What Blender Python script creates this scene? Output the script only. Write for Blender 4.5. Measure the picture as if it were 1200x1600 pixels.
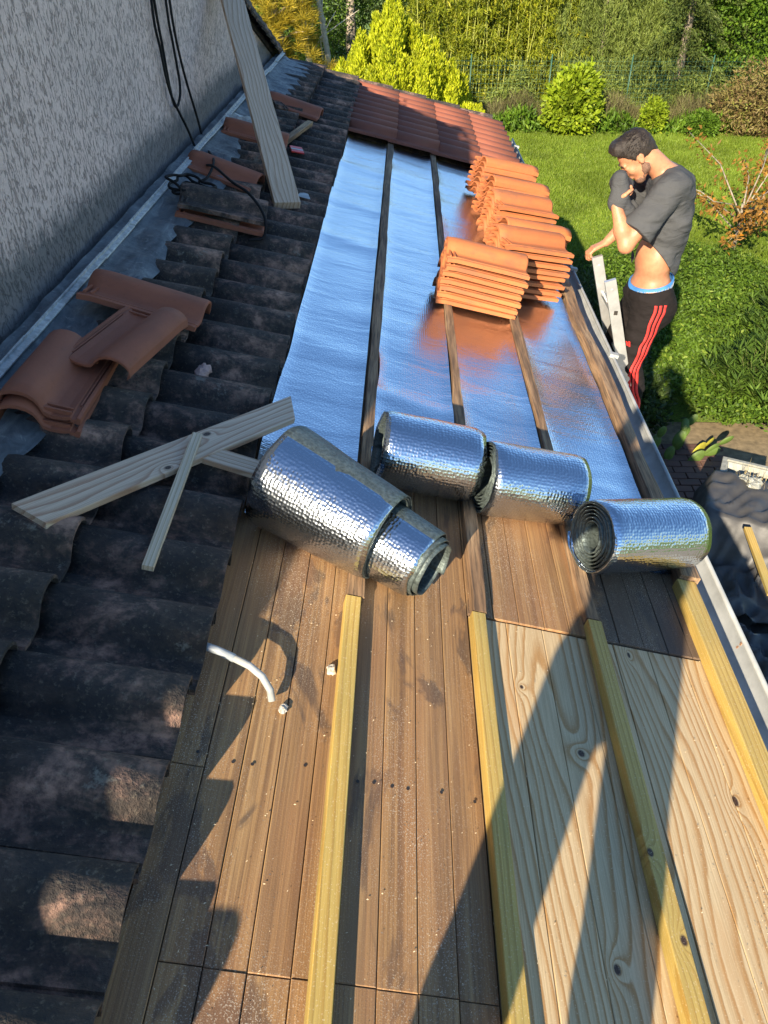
import bpy, math, random
import numpy as np
from mathutils import Vector, Matrix, Euler

for o in list(bpy.data.objects): bpy.data.objects.remove(o)
SC = bpy.context.scene
COL = SC.collection
rnd = random.Random(7)
rng = np.random.default_rng(11)

# ------------------------------------------------------------------ camera
CZ = 4.30                                  # eye height above the garden
cam_d = bpy.data.cameras.new('camera')
cam_d.sensor_fit = 'VERTICAL'; cam_d.sensor_height = 32.0; cam_d.lens = 32.0*1200/1600
cam_d.clip_start = 0.02; cam_d.clip_end = 500
cam = bpy.data.objects.new('camera', cam_d); COL.objects.link(cam)
cam.location = (0, 0, CZ)
cam.rotation_euler = Euler((math.radians(90-37.924), 0, math.radians(1.431)), 'XYZ')
SC.camera = cam
SC.render.resolution_x = 768; SC.render.resolution_y = 1024

# ------------------------------------------------------------------ light
SUN_D = Vector((0.75, 1.96, -1.0)).normalized()      # direction the light travels
wd = bpy.data.worlds.new('World'); SC.world = wd; wd.use_nodes = True
wn = wd.node_tree; bg = wn.nodes['Background']
sky = wn.nodes.new('ShaderNodeTexSky'); sky.sky_type = 'NISHITA'; sky.sun_disc = False
sky.sun_elevation = math.asin(-SUN_D.z)
sky.sun_rotation = math.atan2(-SUN_D.x, -SUN_D.y)
sky.air_density = 1.0; sky.dust_density = 0.0; sky.ozone_density = 3.5
hs = wn.nodes.new('ShaderNodeHueSaturation'); hs.inputs['Saturation'].default_value = 1.05
wn.links.new(sky.outputs[0], hs.inputs['Color']); wn.links.new(hs.outputs[0], bg.inputs[0]); bg.inputs[1].default_value = 0.10
sl = bpy.data.lights.new('sun', 'SUN'); sl.energy = 5.0; sl.angle = math.radians(0.53); sl.color = (1.0, 0.86, 0.65)
so = bpy.data.objects.new('sun', sl); COL.objects.link(so)
so.rotation_euler = SUN_D.to_track_quat('-Z', 'Y').to_euler(); so.location = (-6, -14, 12)
SC.view_settings.view_transform = 'Standard'; SC.view_settings.look = 'None'
SC.view_settings.exposure = 1.3; SC.view_settings.gamma = 1.0
SC.view_settings.use_curve_mapping = False

# ------------------------------------------------------------------ helpers
TH = math.atan(0.25); H0 = 1.60
ROOF = Matrix.Translation((0, 0, CZ-H0)) @ Matrix.Rotation(TH, 4, 'Y')   # u down the slope, v along the eave, w out of the roof

def rw(u, v, w=0.0): return ROOF @ Vector((u, v, w))

def tag(o, label=None, cat=None, group=None, kind=None):
    if label: o['label'] = label
    if cat: o['category'] = cat
    if group: o['group'] = group
    if kind: o['kind'] = kind
    return o

def empty(name, mat=None, label=None, cat=None, group=None, kind=None):
    o = bpy.data.objects.new(name, None); COL.objects.link(o); o.empty_display_size = 0.1
    if mat is not None: o.matrix_basis = mat
    return tag(o, label, cat, group, kind)

def mesh(name, V, F, m=None, smooth=False, uv=None):
    me = bpy.data.meshes.new(name)
    if isinstance(V, np.ndarray): V = V.astype(float)
    me.from_pydata([tuple(v) for v in V], [], [tuple(int(i) for i in f) for f in F])
    if m: me.materials.append(m)
    if smooth: me.polygons.foreach_set('use_smooth', [True]*len(me.polygons))
    if uv is not None:
        l = me.uv_layers.new(name='UVMap')
        idx = np.empty(len(me.loops), int); me.loops.foreach_get('vertex_index', idx)
        l.data.foreach_set('uv', np.asarray(uv, float)[idx].ravel())
    me.update(); return me

def fast_mesh(name, V, F, m=None, smooth=False):
    """V (n,3), F (k,c) equal sized faces, all numpy"""
    me = bpy.data.meshes.new(name); n = len(V); k, c = F.shape
    me.vertices.add(n); me.vertices.foreach_set('co', V.astype(np.float32).ravel())
    me.loops.add(k*c); me.loops.foreach_set('vertex_index', F.astype(np.int32).ravel())
    me.polygons.add(k); me.polygons.foreach_set('loop_start', np.arange(0, k*c, c, dtype=np.int32))
    if smooth: me.polygons.foreach_set('use_smooth', np.ones(k, bool))
    if m: me.materials.append(m)
    me.update(calc_edges=True); me.validate(); return me

def ob(name, me, parent=None, mat=None):
    o = bpy.data.objects.new(name, me); COL.objects.link(o)
    if parent: o.parent = parent
    if mat is not None: o.matrix_basis = mat
    return o

class MB:
    """collects simple solids into one mesh"""
    def __init__(s): s.V = []; s.F = []
    def add(s, V, F):
        b = len(s.V); s.V += [tuple(v) for v in V]; s.F += [tuple(i+b for i in f) for f in F]; return s
    def box(s, x0, x1, y0, y1, z0, z1, M=None, bev=0.0):
        if bev > 0:
            V = []; 
            for z, i in ((z0, bev), (z0+bev, 0), (z1-bev, 0), (z1, bev)):
                V += [(x0+i, y0+i, z), (x1-i, y0+i, z), (x1-i, y1-i, z), (x0+i, y1-i, z)]
            F = [(3, 2, 1, 0), (12, 13, 14, 15)]
            for r in range(3):
                for k in range(4): F.append((r*4+k, r*4+(k+1) % 4, (r+1)*4+(k+1) % 4, (r+1)*4+k))
        else:
            V = [(x0,y0,z0),(x1,y0,z0),(x1,y1,z0),(x0,y1,z0),(x0,y0,z1),(x1,y0,z1),(x1,y1,z1),(x0,y1,z1)]
            F = [(3,2,1,0),(4,5,6,7),(0,1,5,4),(1,2,6,5),(2,3,7,6),(3,0,4,7)]
        if M is not None: V = [tuple(M @ Vector(v)) for v in V]
        return s.add(V, F)
    def tube(s, pts, r, n=8, cap=True):
        P = [Vector(p) for p in pts]; R = r if isinstance(r, (list, tuple)) else [r]*len(P)
        V = []; prev = None
        for i, p in enumerate(P):
            t = (P[min(i+1, len(P)-1)]-P[max(i-1, 0)]).normalized()
            if prev is None:
                a = Vector((0, 0, 1)) if abs(t.z) < 0.9 else Vector((1, 0, 0))
                e = t.cross(a).normalized()
            else:
                e = (prev - t*prev.dot(t)).normalized()
            prev = e; f = t.cross(e)
            for k in range(n):
                an = 2*math.pi*k/n; V.append(tuple(p + e*(R[i]*math.cos(an)) + f*(R[i]*math.sin(an))))
        F = []
        for i in range(len(P)-1):
            for k in range(n): F.append((i*n+k, i*n+(k+1) % n, (i+1)*n+(k+1) % n, (i+1)*n+k))
        if cap: F.append(tuple(range(n-1, -1, -1))); F.append(tuple(range((len(P)-1)*n, len(P)*n)))
        return s.add(V, F)
    def build(s, name, m, parent=None, mat=None, smooth=False):
        return ob(name, mesh(name, s.V, s.F, m, smooth), parent, mat)

def vnoise(p, seed=0):
    """cheap smooth value noise for numpy arrays of shape (n,3)"""
    p = np.asarray(p, float); i = np.floor(p).astype(int); f = p-i; f = f*f*(3-2*f)
    def h(a, b, c):
        n = (a*374761393 + b*668265263 + c*2147483647 + seed*974711) & 0xffffffff
        n = ((n ^ (n >> 13))*1274126177) & 0xffffffff
        return ((n ^ (n >> 16)) & 0xffff)/65535.0
    r = 0
    for dx in (0, 1):
        for dy in (0, 1):
            for dz in (0, 1):
                w = (f[:, 0] if dx else 1-f[:, 0])*(f[:, 1] if dy else 1-f[:, 1])*(f[:, 2] if dz else 1-f[:, 2])
                r = r + w*h(i[:, 0]+dx, i[:, 1]+dy, i[:, 2]+dz)
    return r*2-1

# ------------------------------------------------------------------ materials
class Mat:
    def __init__(s, name, rough=0.7, metal=0.0, col=(0.5, 0.5, 0.5)):
        s.m = bpy.data.materials.new(name); s.m.use_nodes = True; s.t = s.m.node_tree
        s.b = s.t.nodes['Principled BSDF']; s.b.inputs['Roughness'].default_value = rough
        s.b.inputs['Metallic'].default_value = metal; s.b.inputs['Base Color'].default_value = (*col, 1)
        s._tc = None
    def n(s, typ, **kw):
        nd = s.t.nodes.new(typ)
        for k, v in kw.items():
            if k.startswith('i_'): 
                key = k[2:]; key = int(key) if key.isdigit() else key.replace('_', ' ')
                s.put(nd.inputs[key], v)
            else: setattr(nd, k, v)
        return nd
    def put(s, inp, v):
        if isinstance(v, bpy.types.NodeSocket): s.t.links.new(v, inp)
        elif isinstance(v, tuple) and len(v) == 3 and inp.type == 'RGBA': inp.default_value = (*v, 1)
        else: inp.default_value = v
    def obj(s):
        if not s._tc: s._tc = s.n('ShaderNodeTexCoord')
        return s._tc.outputs['Object']
    def uv(s):
        if not s._tc: s._tc = s.n('ShaderNodeTexCoord')
        return s._tc.outputs['UV']
    def rand(s): return s.n('ShaderNodeObjectInfo').outputs['Random']
    def isl(s): return s.n('ShaderNodeNewGeometry').outputs['Random Per Island']
    def offs(s, co, k=17.0):
        """per-object shift of the texture space"""
        r = s.rand(); c = s.n('ShaderNodeCombineXYZ')
        s.put(c.inputs[0], s.math('MULTIPLY', r, k)); s.put(c.inputs[1], s.math('MULTIPLY', r, k*3.1)); s.put(c.inputs[2], s.math('MULTIPLY', r, k*1.7))
        a = s.n('ShaderNodeVectorMath', operation='ADD'); s.put(a.inputs[0], co); s.put(a.inputs[1], c.outputs[0]); return a.outputs[0]
    def scale(s, co, sc):
        a = s.n('ShaderNodeVectorMath', operation='MULTIPLY'); s.put(a.inputs[0], co); a.inputs[1].default_value = sc; return a.outputs[0]
    def noise(s, co, scale=5, detail=3, rough=0.55, dist=0.0):
        nd = s.n('ShaderNodeTexNoise'); s.put(nd.inputs['Vector'], co); nd.inputs['Scale'].default_value = scale
        nd.inputs['Detail'].default_value = detail; nd.inputs['Roughness'].default_value = rough; nd.inputs['Distortion'].default_value = dist
        return nd.outputs[0]
    def math(s, op, a, b=0.0, clamp=False):
        nd = s.n('ShaderNodeMath', operation=op, use_clamp=clamp); s.put(nd.inputs[0], a); s.put(nd.inputs[1], b); return nd.outputs[0]
    def ramp(s, f, stops, interp='LINEAR'):
        nd = s.n('ShaderNodeValToRGB'); s.put(nd.inputs[0], f); cr = nd.color_ramp; cr.interpolation = interp
        while len(cr.elements) < len(stops): cr.elements.new(0.5)
        for e, (p, c) in zip(cr.elements, stops):
            e.position = p; e.color = (*c, 1) if isinstance(c, tuple) else (c, c, c, 1)
        return nd.outputs[0]
    def mix(s, f, a, b, mode='MIX'):
        nd = s.n('ShaderNodeMix', data_type='RGBA', blend_type=mode); s.put(nd.inputs[0], f)
        s.put(nd.inputs[6], a); s.put(nd.inputs[7], b); return nd.outputs[2]
    def color(s, c): s.put(s.b.inputs['Base Color'], c)
    def bump(s, h, strength=0.5, dist=0.01, prev=None):
        nd = s.n('ShaderNodeBump'); s.put(nd.inputs['Height'], h); nd.inputs['Strength'].default_value = strength
        nd.inputs['Distance'].default_value = dist
        if prev is not None: s.put(nd.inputs['Normal'], prev)
        s.t.links.new(nd.outputs[0], s.b.inputs['Normal']); return nd.outputs[0]

def step(m, f, lo, hi): return m.ramp(f, [(lo, 0.0), (hi, 1.0)])

def wood_old():
    m = Mat('weathered plank', 0.75); co = m.offs(m.obj(), 5.0)
    g1 = m.noise(m.scale(co, (170, 2.2, 60)), 1, 3, 0.6)
    g2 = m.noise(m.scale(co, (38, 0.9, 20)), 1, 4, 0.6, 0.4)
    base = m.ramp(g2, [(0.3, (0.19, 0.100, 0.038)), (0.5, (0.34, 0.196, 0.078)), (0.7, (0.46, 0.285, 0.120))])
    base = m.mix(m.ramp(g1, [(0.42, 0.55), (0.6, 0.0)]), base, (0.10, 0.052, 0.028))
    r = m.rand()
    base = m.mix(m.math('MULTIPLY', r, 0.42), base, (0.22, 0.125, 0.062))
    c2 = m.obj(); hl = m.noise(m.scale(co, (24, 0.35, 10)), 1, 2, 0.5)
    base = m.mix(m.ramp(hl, [(0.46, 0.0), (0.6, 0.28)]), base, (0.46, 0.25, 0.10))
    st = m.noise(m.scale(c2, (5.5, 2.1, 5)), 1, 5, 0.62, 0.6)
    base = m.mix(m.ramp(st, [(0.545, 0.0), (0.585, 0.72)]), base, (0.075, 0.050, 0.036))
    rs = m.noise(m.scale(c2, (3.1, 1.4, 3)), 1, 3, 0.6, 0.3)
    base = m.mix(m.ramp(rs, [(0.45, 0.0), (0.72, 0.5)]), base, (0.30, 0.13, 0.055))
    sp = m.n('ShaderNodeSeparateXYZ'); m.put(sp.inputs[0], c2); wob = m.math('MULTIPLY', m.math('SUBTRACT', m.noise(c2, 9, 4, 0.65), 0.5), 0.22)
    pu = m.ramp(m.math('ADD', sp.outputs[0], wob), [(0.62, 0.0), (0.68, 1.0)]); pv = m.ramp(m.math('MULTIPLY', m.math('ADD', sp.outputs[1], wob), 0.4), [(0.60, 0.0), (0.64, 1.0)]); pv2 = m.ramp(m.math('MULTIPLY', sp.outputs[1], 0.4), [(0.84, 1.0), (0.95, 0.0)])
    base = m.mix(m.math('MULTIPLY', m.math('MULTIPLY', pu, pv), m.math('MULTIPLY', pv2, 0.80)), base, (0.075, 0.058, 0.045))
    dz = m.noise(c2, 330, 2, 0.7); dm = m.noise(m.scale(c2, (4.2, 1.6, 4)), 1, 3, 0.6)
    dm2 = m.ramp(dm, [(0.44, 0.0), (0.62, 1.0)])
    dust = m.math('MULTIPLY', m.ramp(dz, [(0.575, 0.0), (0.64, 0.9)]), m.math('ADD', m.math('MULTIPLY', dm2, 0.75), 0.10))
    base = m.mix(dust, base, (0.60, 0.52, 0.40))
    m.color(base)
    hgt = m.math('ADD', m.math('MULTIPLY', g1, 0.7), m.math('MULTIPLY', dz, 0.25))
    m.bump(hgt, 0.55, 0.0035); return m.m

def grain_field(m, co, knots, fu, wu, wv, amp):
    """level sets of u*fu + noise + knot hills = growth rings"""
    sep = m.n('ShaderNodeSeparateXYZ'); m.put(sep.inputs[0], co)
    big = m.noise(m.scale(co, (wu, wv, wu)), 1, 2, 0.45)
    f = m.math('ADD', m.math('MULTIPLY', sep.outputs[0], fu), m.math('MULTIPLY', big, amp))
    fine = m.noise(m.scale(co, (30, 5, 30)), 1, 3, 0.6)
    f = m.math('ADD', f, m.math('MULTIPLY', fine, 0.5))
    core = None
    cob = m.obj()
    for (ku, kv, kr, kl) in knots:
        s = m.n('ShaderNodeVectorMath', operation='SUBTRACT'); m.put(s.inputs[0], cob); s.inputs[1].default_value = (ku, kv, 0)
        sc = m.scale(s.outputs[0], (1/kr, 1/(kr*kl), 0))
        ln = m.n('ShaderNodeVectorMath', operation='LENGTH'); m.put(ln.inputs[0], sc); d = ln.outputs['Value']
        hill = m.math('MULTIPLY', m.math('EXPONENT', m.math('MULTIPLY', d, -0.75)), 3.6)
        f = m.math('ADD', f, hill)
        c = m.ramp(m.math('ADD', d, m.math('MULTIPLY', fine, 0.5)), [(0.70, 1.0), (1.0, 0.0)])
        core = c if core is None else m.math('MAXIMUM', core, c)
    return f, core

def wood_new(name, pale, dark, knots=(), fu=26, amp=9, wu=2.4, wv=0.8, green=None, stain=None, rough=0.6, contrast=1.0, shift=True):
    m = Mat(name, rough); co = m.offs(m.obj(), 3.0) if shift else m.obj()
    f, core = grain_field(m, co, knots, fu, wu, wv, amp)
    fr = m.math('FRACT', f)
    ring = m.ramp(fr, [(0.0, 0.0), (0.55, 0.25*contrast), (0.86, 1.0*contrast), (0.93, 0.75*contrast), (1.0, 0.0)])
    base = m.mix(ring, pale, dark)
    fib = m.noise(m.scale(co, (260, 5, 260)), 1, 2, 0.6)
    base = m.mix(m.ramp(fib, [(0.4, 0.30), (0.6, 0.0)]), base, tuple(c*0.62 for c in dark))
    if green:
        gn = m.noise(m.scale(m.obj(), (7, 1.0, 9)), 1, 3, 0.6)
        base = m.mix(m.ramp(gn, [(0.42, 0.0), (0.66, 0.8)]), base, green)
    if stain:
        sn = m.noise(m.scale(m.obj(), (7, 1.1, 7)), 1, 4, 0.6)
        base = m.mix(m.ramp(sn, [(0.56, 0.0), (0.72, 0.45)]), base, stain)
    if core is not None: base = m.mix(core, base, (0.045, 0.022, 0.012))
    dn = m.noise(m.obj(), 300, 2, 0.7)
    base = m.mix(m.ramp(dn, [(0.62, 0.0), (0.68, 0.55)]), base, (0.75, 0.62, 0.40))
    m.color(base)
    m.bump(m.math('ADD', m.math('MULTIPLY', fib, 0.6), m.math('MULTIPLY', ring, 0.3)), 0.35, 0.002); return m.m

def batten_old():
    m = Mat('old rough batten', 0.85); co = m.offs(m.obj(), 5.0)
    g = m.noise(m.scale(co, (110, 5, 110)), 1, 4, 0.65); p = m.noise(m.scale(m.obj(), (14, 1.6, 14)), 1, 4, 0.6)
    b = m.ramp(p, [(0.34, (0.11, 0.065, 0.036)), (0.5, (0.28, 0.165, 0.085)), (0.66, (0.44, 0.29, 0.16))])
    b = m.mix(m.ramp(g, [(0.36, 0.75), (0.56, 0.0)]), b, (0.055, 0.036, 0.024)); m.color(b)
    m.bump(g, 0.8, 0.004); return m.m

def clay(name, base, base2, dirt, dirt_amt=0.35, lichen=0.0, bump=0.4):
    m = Mat(name, 0.78); co = m.offs(m.obj(), 9.0)
    n1 = m.noise(m.scale(co, (5, 14, 14)), 1, 4, 0.6); n2 = m.noise(co, 60, 4, 0.65)
    c = m.mix(m.ramp(n1, [(0.35, 0.0), (0.65, 1.0)]), base, base2)
    c = m.mix(m.math('MULTIPLY', m.rand(), 0.35), c, tuple(x*0.72 for x in base2))
    d = m.noise(m.scale(co, (6, 9, 9)), 1, 5, 0.65)
    c = m.mix(m.ramp(d, [(0.5, 0.0), (0.68, dirt_amt)]), c, dirt)
    c = m.mix(m.ramp(n2, [(0.58, 0.0), (0.72, 0.4)]), c, tuple(x*0.5 for x in base))
    if lichen:
        v = m.noise(co, 26, 4, 0.7); c = m.mix(m.ramp(v, [(0.62, 0.0), (0.70, lichen)]), c, (0.42, 0.40, 0.32))
    m.color(c); m.bump(n2, bump, 0.002); return m.m

def old_tile_mat():
    m = Mat('mossy blackened old tile', 0.92); co = m.offs(m.obj(), 13.0)
    a = m.noise(m.scale(co, (5, 7, 7)), 1, 5, 0.68, 0.3); b = m.noise(co, 70, 4, 0.7); d = m.noise(co, 21, 5, 0.7)
    c = m.ramp(a, [(0.36, (0.030, 0.024, 0.020)), (0.51, (0.070, 0.052, 0.042)), (0.61, (0.26, 0.155, 0.115)), (0.72, (0.42, 0.255, 0.185))])
    c = m.mix(m.ramp(d, [(0.42, 0.75), (0.58, 0.0)]), c, (0.022, 0.021, 0.022))
    c = m.mix(m.ramp(b, [(0.56, 0.0), (0.70, 0.35)]), c, (0.30, 0.25, 0.18))
    e = m.noise(co, 9, 5, 0.75); c = m.mix(m.ramp(e, [(0.63, 0.0), (0.69, 0.5)]), c, (0.26, 0.25, 0.21))
    m.color(c); m.bump(m.math('ADD', b, m.math('MULTIPLY', d, 1.2)), 0.9, 0.006); return m.m

def foil_mat(name, bubble=95.0, bs=0.35, rough=0.16, wr=0.6, cw=0.16):
    m = Mat(name, rough, 1.0, (0.54, 0.59, 0.65)); uv = m.uv()
    vo = m.n('ShaderNodeTexVoronoi', feature='SMOOTH_F1'); m.put(vo.inputs['Vector'], uv); vo.inputs['Scale'].default_value = bubble
    vo.inputs['Smoothness'].default_value = 0.6; vo.inputs['Randomness'].default_value = 0.45
    w = m.noise(m.scale(uv, (2.2, 7.5, 1)), 1, 3, 0.5, 0.5)
    cr = m.noise(uv, 38, 3, 0.6, 0.8)
    p = m.bump(w, wr, 0.03); p = m.bump(cr, cw, 0.004, p); m.bump(vo.outputs['Distance'], bs, 0.0045, p)
    return m.m

def plain(name, col, rough=0.7, metal=0.0, nscale=20, var=0.25, bump=0.2, spec=None):
    m = Mat(name, rough, metal); co = m.obj(); n = m.noise(co, nscale, 4, 0.6)
    m.color(m.mix(m.ramp(n, [(0.3, 0.0), (0.7, 1.0)]), tuple(c*(1-var) for c in col), tuple(min(1, c*(1+var)) for c in col)))
    m.bump(n, bump, 0.003)
    if spec is not None: m.b.inputs['Specular IOR Level'].default_value = spec
    return m.m

def leaf_mat(name, c1, c2, c3=None, trans=0.35, rough=0.55, clump=1.6):
    m = Mat(name, rough); i = m.isl(); co = m.obj()
    st = [(0.0, c1), (0.55, c2)] + ([(0.9, c2), (1.0, c3)] if c3 else [])
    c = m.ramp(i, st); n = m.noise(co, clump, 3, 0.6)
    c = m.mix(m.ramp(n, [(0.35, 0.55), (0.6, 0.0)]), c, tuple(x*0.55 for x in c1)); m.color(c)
    m.b.inputs['Specular IOR Level'].default_value = 0.3
    tr = m.n('ShaderNodeBsdfTranslucent'); m.put(tr.inputs[0], c); mx = m.n('ShaderNodeMixShader'); mx.inputs[0].default_value = trans
    out = m.t.nodes['Material Output']; m.t.links.new(m.b.outputs[0], mx.inputs[1]); m.t.links.new(tr.outputs[0], mx.inputs[2]); m.t.links.new(mx.outputs[0], out.inputs[0])
    return m.m

def stucco():
    m = Mat('rough cast pinkish render', 0.95); co = m.obj()
    n = m.noise(m.scale(co, (1, 80, 30)), 1, 4, 0.66, 0.6); n2 = m.noise(m.scale(co, (1, 150, 90)), 1, 3, 0.6)
    pits = m.ramp(n, [(0.40, 1.0), (0.47, 0.0)])
    c = m.mix(m.ramp(n2, [(0.35, 0.0), (0.65, 1.0)]), (0.64, 0.485, 0.435), (0.78, 0.61, 0.55))
    c = m.mix(m.math('MULTIPLY', pits, 0.55), c, (0.17, 0.125, 0.10))
    sp = m.n('ShaderNodeSeparateXYZ'); m.put(sp.inputs[0], co)
    edge = m.math('ADD', sp.outputs[2], m.math('MULTIPLY', m.math('SUBTRACT', m.noise(m.scale(co, (1, 26, 9)), 1, 5, 0.75), 0.5), -0.24))
    edge = m.math('ADD', edge, m.math('MULTIPLY', m.math('SUBTRACT', m.noise(m.scale(co, (1, 1.2, 1)), 1, 2, 0.5), 0.5), -0.10))
    er = m.n('ShaderNodeMapRange'); m.put(er.inputs[0], edge); er.inputs[1].default_value = 3.31; er.inputs[2].default_value = 3.42; er.inputs[3].default_value = 0.88; er.inputs[4].default_value = 0.0
    c = m.mix(er.outputs[0], c, (0.10, 0.105, 0.11))
    big = m.noise(m.scale(co, (1, 0.8, 1.4)), 1, 4, 0.6)
    c = m.mix(m.ramp(big, [(0.45, 0.0), (0.7, 0.25)]), c, (0.30, 0.27, 0.26)); m.color(c)
    h = m.math('SUBTRACT', m.math('MULTIPLY', n2, 0.35), pits)
    m.bump(h, 1.0, 0.006); return m.m

def skirt_mat():
    m = Mat('grey bitumen painted skirting', 0.75); co = m.obj()
    n = m.noise(m.scale(co, (1, 9, 22)), 1, 5, 0.65); n2 = m.noise(co, 75, 4, 0.65)
    c = m.ramp(n, [(0.35, (0.075, 0.080, 0.085)), (0.55, (0.135, 0.140, 0.142)), (0.72, (0.21, 0.215, 0.21))])
    m.color(c); m.bump(n2, 0.8, 0.008); return m.m

def lead_mat():
    m = Mat('oxidised lead sheet', 0.62, 0.25); co = m.obj()
    n = m.noise(m.scale(co, (16, 5, 5)), 1, 5, 0.7, 0.8); n2 = m.noise(co, 24, 5, 0.7, 0.5)
    c = m.ramp(n, [(0.32, (0.055, 0.065, 0.075)), (0.55, (0.125, 0.140, 0.150)), (0.70, (0.22, 0.235, 0.235))])
    c = m.mix(m.ramp(n2, [(0.60, 0.0), (0.68, 0.5)]), c, (0.40, 0.40, 0.37)); m.color(c)
    m.bump(m.noise(co, 7, 3, 0.5), 0.8, 0.03); return m.m

M = {}
NEWKNOTS = [(0.356, 1.386, 0.008, 1.3), (0.497, 1.200, 0.016, 1.1), (0.478, 0.680, 0.012, 1.5), (0.913, 1.136, 0.013, 2.0), (0.725, 1.590, 0.008, 2.4)]
M['oldwood'] = wood_old()
M['newwood'] = wood_new('fresh spruce board', (0.62, 0.475, 0.270), (0.42, 0.235, 0.085), NEWKNOTS, fu=34, amp=16, wu=2.8, wv=0.55, contrast=1.15, stain=(0.58, 0.31, 0.12), shift=False)
M['yellow'] = wood_new('yellow treated batten', (0.58, 0.40, 0.105), (0.42, 0.25, 0.05), [(0.60, 0.93, 0.012, 1.4), (0.625, 0.74, 0.014, 1.5)], fu=60, amp=5, wu=5, wv=0.5, green=(0.30, 0.26, 0.085))
M['pine'] = wood_new('sawn pine board', (0.70, 0.54, 0.38), (0.46, 0.28, 0.17), fu=40, amp=9, wu=4, wv=0.8)
M['knotty'] = wood_new('knotty pine board', (0.70, 0.54, 0.38), (0.44, 0.25, 0.15), [(0.040, 0.42, 0.012, 1.6), (-0.030, 0.64, 0.015, 1.8)], fu=34, amp=9, wu=4, wv=0.9, shift=False)
M['pine2'] = wood_new('sawn pine strip', (0.74, 0.60, 0.42), (0.50, 0.36, 0.21), fu=90, amp=4, wu=5, wv=0.6)
M['oldbatten'] = batten_old()
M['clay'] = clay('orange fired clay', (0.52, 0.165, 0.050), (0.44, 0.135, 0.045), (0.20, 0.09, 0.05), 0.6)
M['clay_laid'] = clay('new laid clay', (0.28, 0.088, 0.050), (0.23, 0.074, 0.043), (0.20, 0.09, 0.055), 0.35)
M['clay_brown'] = clay('brown red clay', (0.34, 0.115, 0.060), (0.27, 0.090, 0.050), (0.15, 0.065, 0.042), 0.4)
M['clay_old'] = old_tile_mat()
M['foil'] = foil_mat('bubble foil', 95, 0.26, 0.21, 0.20, 0.05)
M['foilroll'] = foil_mat('bubble foil coil', 92, 0.42, 0.20, 0.10, 0.05)
M['foildark'] = plain('dark grey foil edge and inner turns', (0.10, 0.125, 0.12), 0.5, 0.5, 90, 0.5, 1.0)
M['stucco'] = stucco(); M['skirt'] = skirt_mat(); M['lead'] = lead_mat()
M['strip'] = plain('weathered aluminium strip', (0.46, 0.47, 0.46), 0.55, 0.2, 40, 0.35, 0.5)
M['zinc'] = plain('galvanised zinc', (0.38, 0.39, 0.38), 0.6, 0.15, 9, 0.2, 0.2)
M['alu'] = plain('aluminium', (0.66, 0.66, 0.65), 0.38, 0.75, 14, 0.15, 0.15)
M['wall'] = plain('cement wall', (0.40, 0.36, 0.31), 0.95, 0, 12, 0.2, 0.4)
M['dark'] = plain('dark timber void', (0.03, 0.025, 0.02), 0.9)
M['black'] = plain('black rubber', (0.010, 0.010, 0.011), 0.7, spec=0.2)
M['white'] = plain('white plastic', (0.34, 0.35, 0.34), 0.4)
M['grey'] = plain('grey plastic', (0.33, 0.36, 0.38), 0.45)
M['plaster'] = plain('plaster crumb', (0.50, 0.46, 0.38), 0.95, 0, 80, 0.3, 0.8)
M['red'] = plain('red printed plastic', (0.62, 0.05, 0.04), 0.4)
M['tarp'] = plain('black plastic sheeting', (0.045, 0.045, 0.047), 0.42, 0, 6, 0.4, 0.9)
M['tarpgrey'] = plain('grey woven weed sheet', (0.055, 0.053, 0.051), 0.5, 0, 8, 0.25, 0.7)
M['tub'] = plain('pale plastic tub', (0.26, 0.26, 0.22), 0.6)
M['brick'] = clay('brown paving brick', (0.15, 0.075, 0.052), (0.11, 0.058, 0.042), (0.08, 0.06, 0.045), 0.6)
M['sand'] = plain('sandy bed', (0.20, 0.15, 0.085), 0.95, 0, 14, 0.35, 0.6)
M['bark'] = plain('grey bark', (0.24, 0.20, 0.15), 0.9, 0, 14, 0.5, 0.8)
M['birch'] = plain('pale bark', (0.48, 0.43, 0.34), 0.9, 0, 9, 0.4, 0.6)

# ------------------------------------------------------------------ ground
def ground():
    m = Mat('lawn soil', 0.95); co = m.obj()
    a = m.noise(co, 1.1, 5, 0.65); b = m.noise(co, 38, 4, 0.7)
    c = m.ramp(b, [(0.3, (0.08, 0.13, 0.015)), (0.55, (0.15, 0.24, 0.022)), (0.75, (0.24, 0.32, 0.05))])
    c = m.mix(m.ramp(a, [(0.5, 0.0), (0.75, 0.5)]), c, (0.20, 0.20, 0.06)); m.color(c); m.bump(b, 0.8, 0.03)
    n = 60; xs = np.linspace(-150, 150, n); V = [(x, y, -0.02) for y in xs for x in xs]
    F = [(j*n+i, j*n+i+1, (j+1)*n+i+1, (j+1)*n+i) for j in range(n-1) for i in range(n-1)]
    tag(ob('ground', mesh('ground', V, F, m.m)), kind='structure')
ground()

def paving():
    p = empty('brick_paving', kind='structure')
    bed = MB(); bed.box(1.2, 4.15, 1.5, 7.15, -0.015, 0.008); bed.build('sand_bed', M['sand'], p)
    bm = MB(); bm.box(-0.097, 0.097, -0.047, 0.047, 0, 0.03, bev=0.004); me = mesh('brick', bm.V, bm.F, M['brick'])
    y = 3.1; r = 0
    while y < 6.7:
        x = 2.15 + (0.1 if r % 2 else 0)
        while x < 3.75:
            if not (y > 6.3 and x > 3.2):
                ob('brick', me, p, Matrix.Translation((x, y, 0.002+rnd.uniform(0, 0.006))) @ Euler((rnd.uniform(-.015, .015), rnd.uniform(-.015, .015), rnd.uniform(-.02, .02))).to_matrix().to_4x4())
            x += 0.204
        y += 0.104; r += 1
paving()

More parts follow.
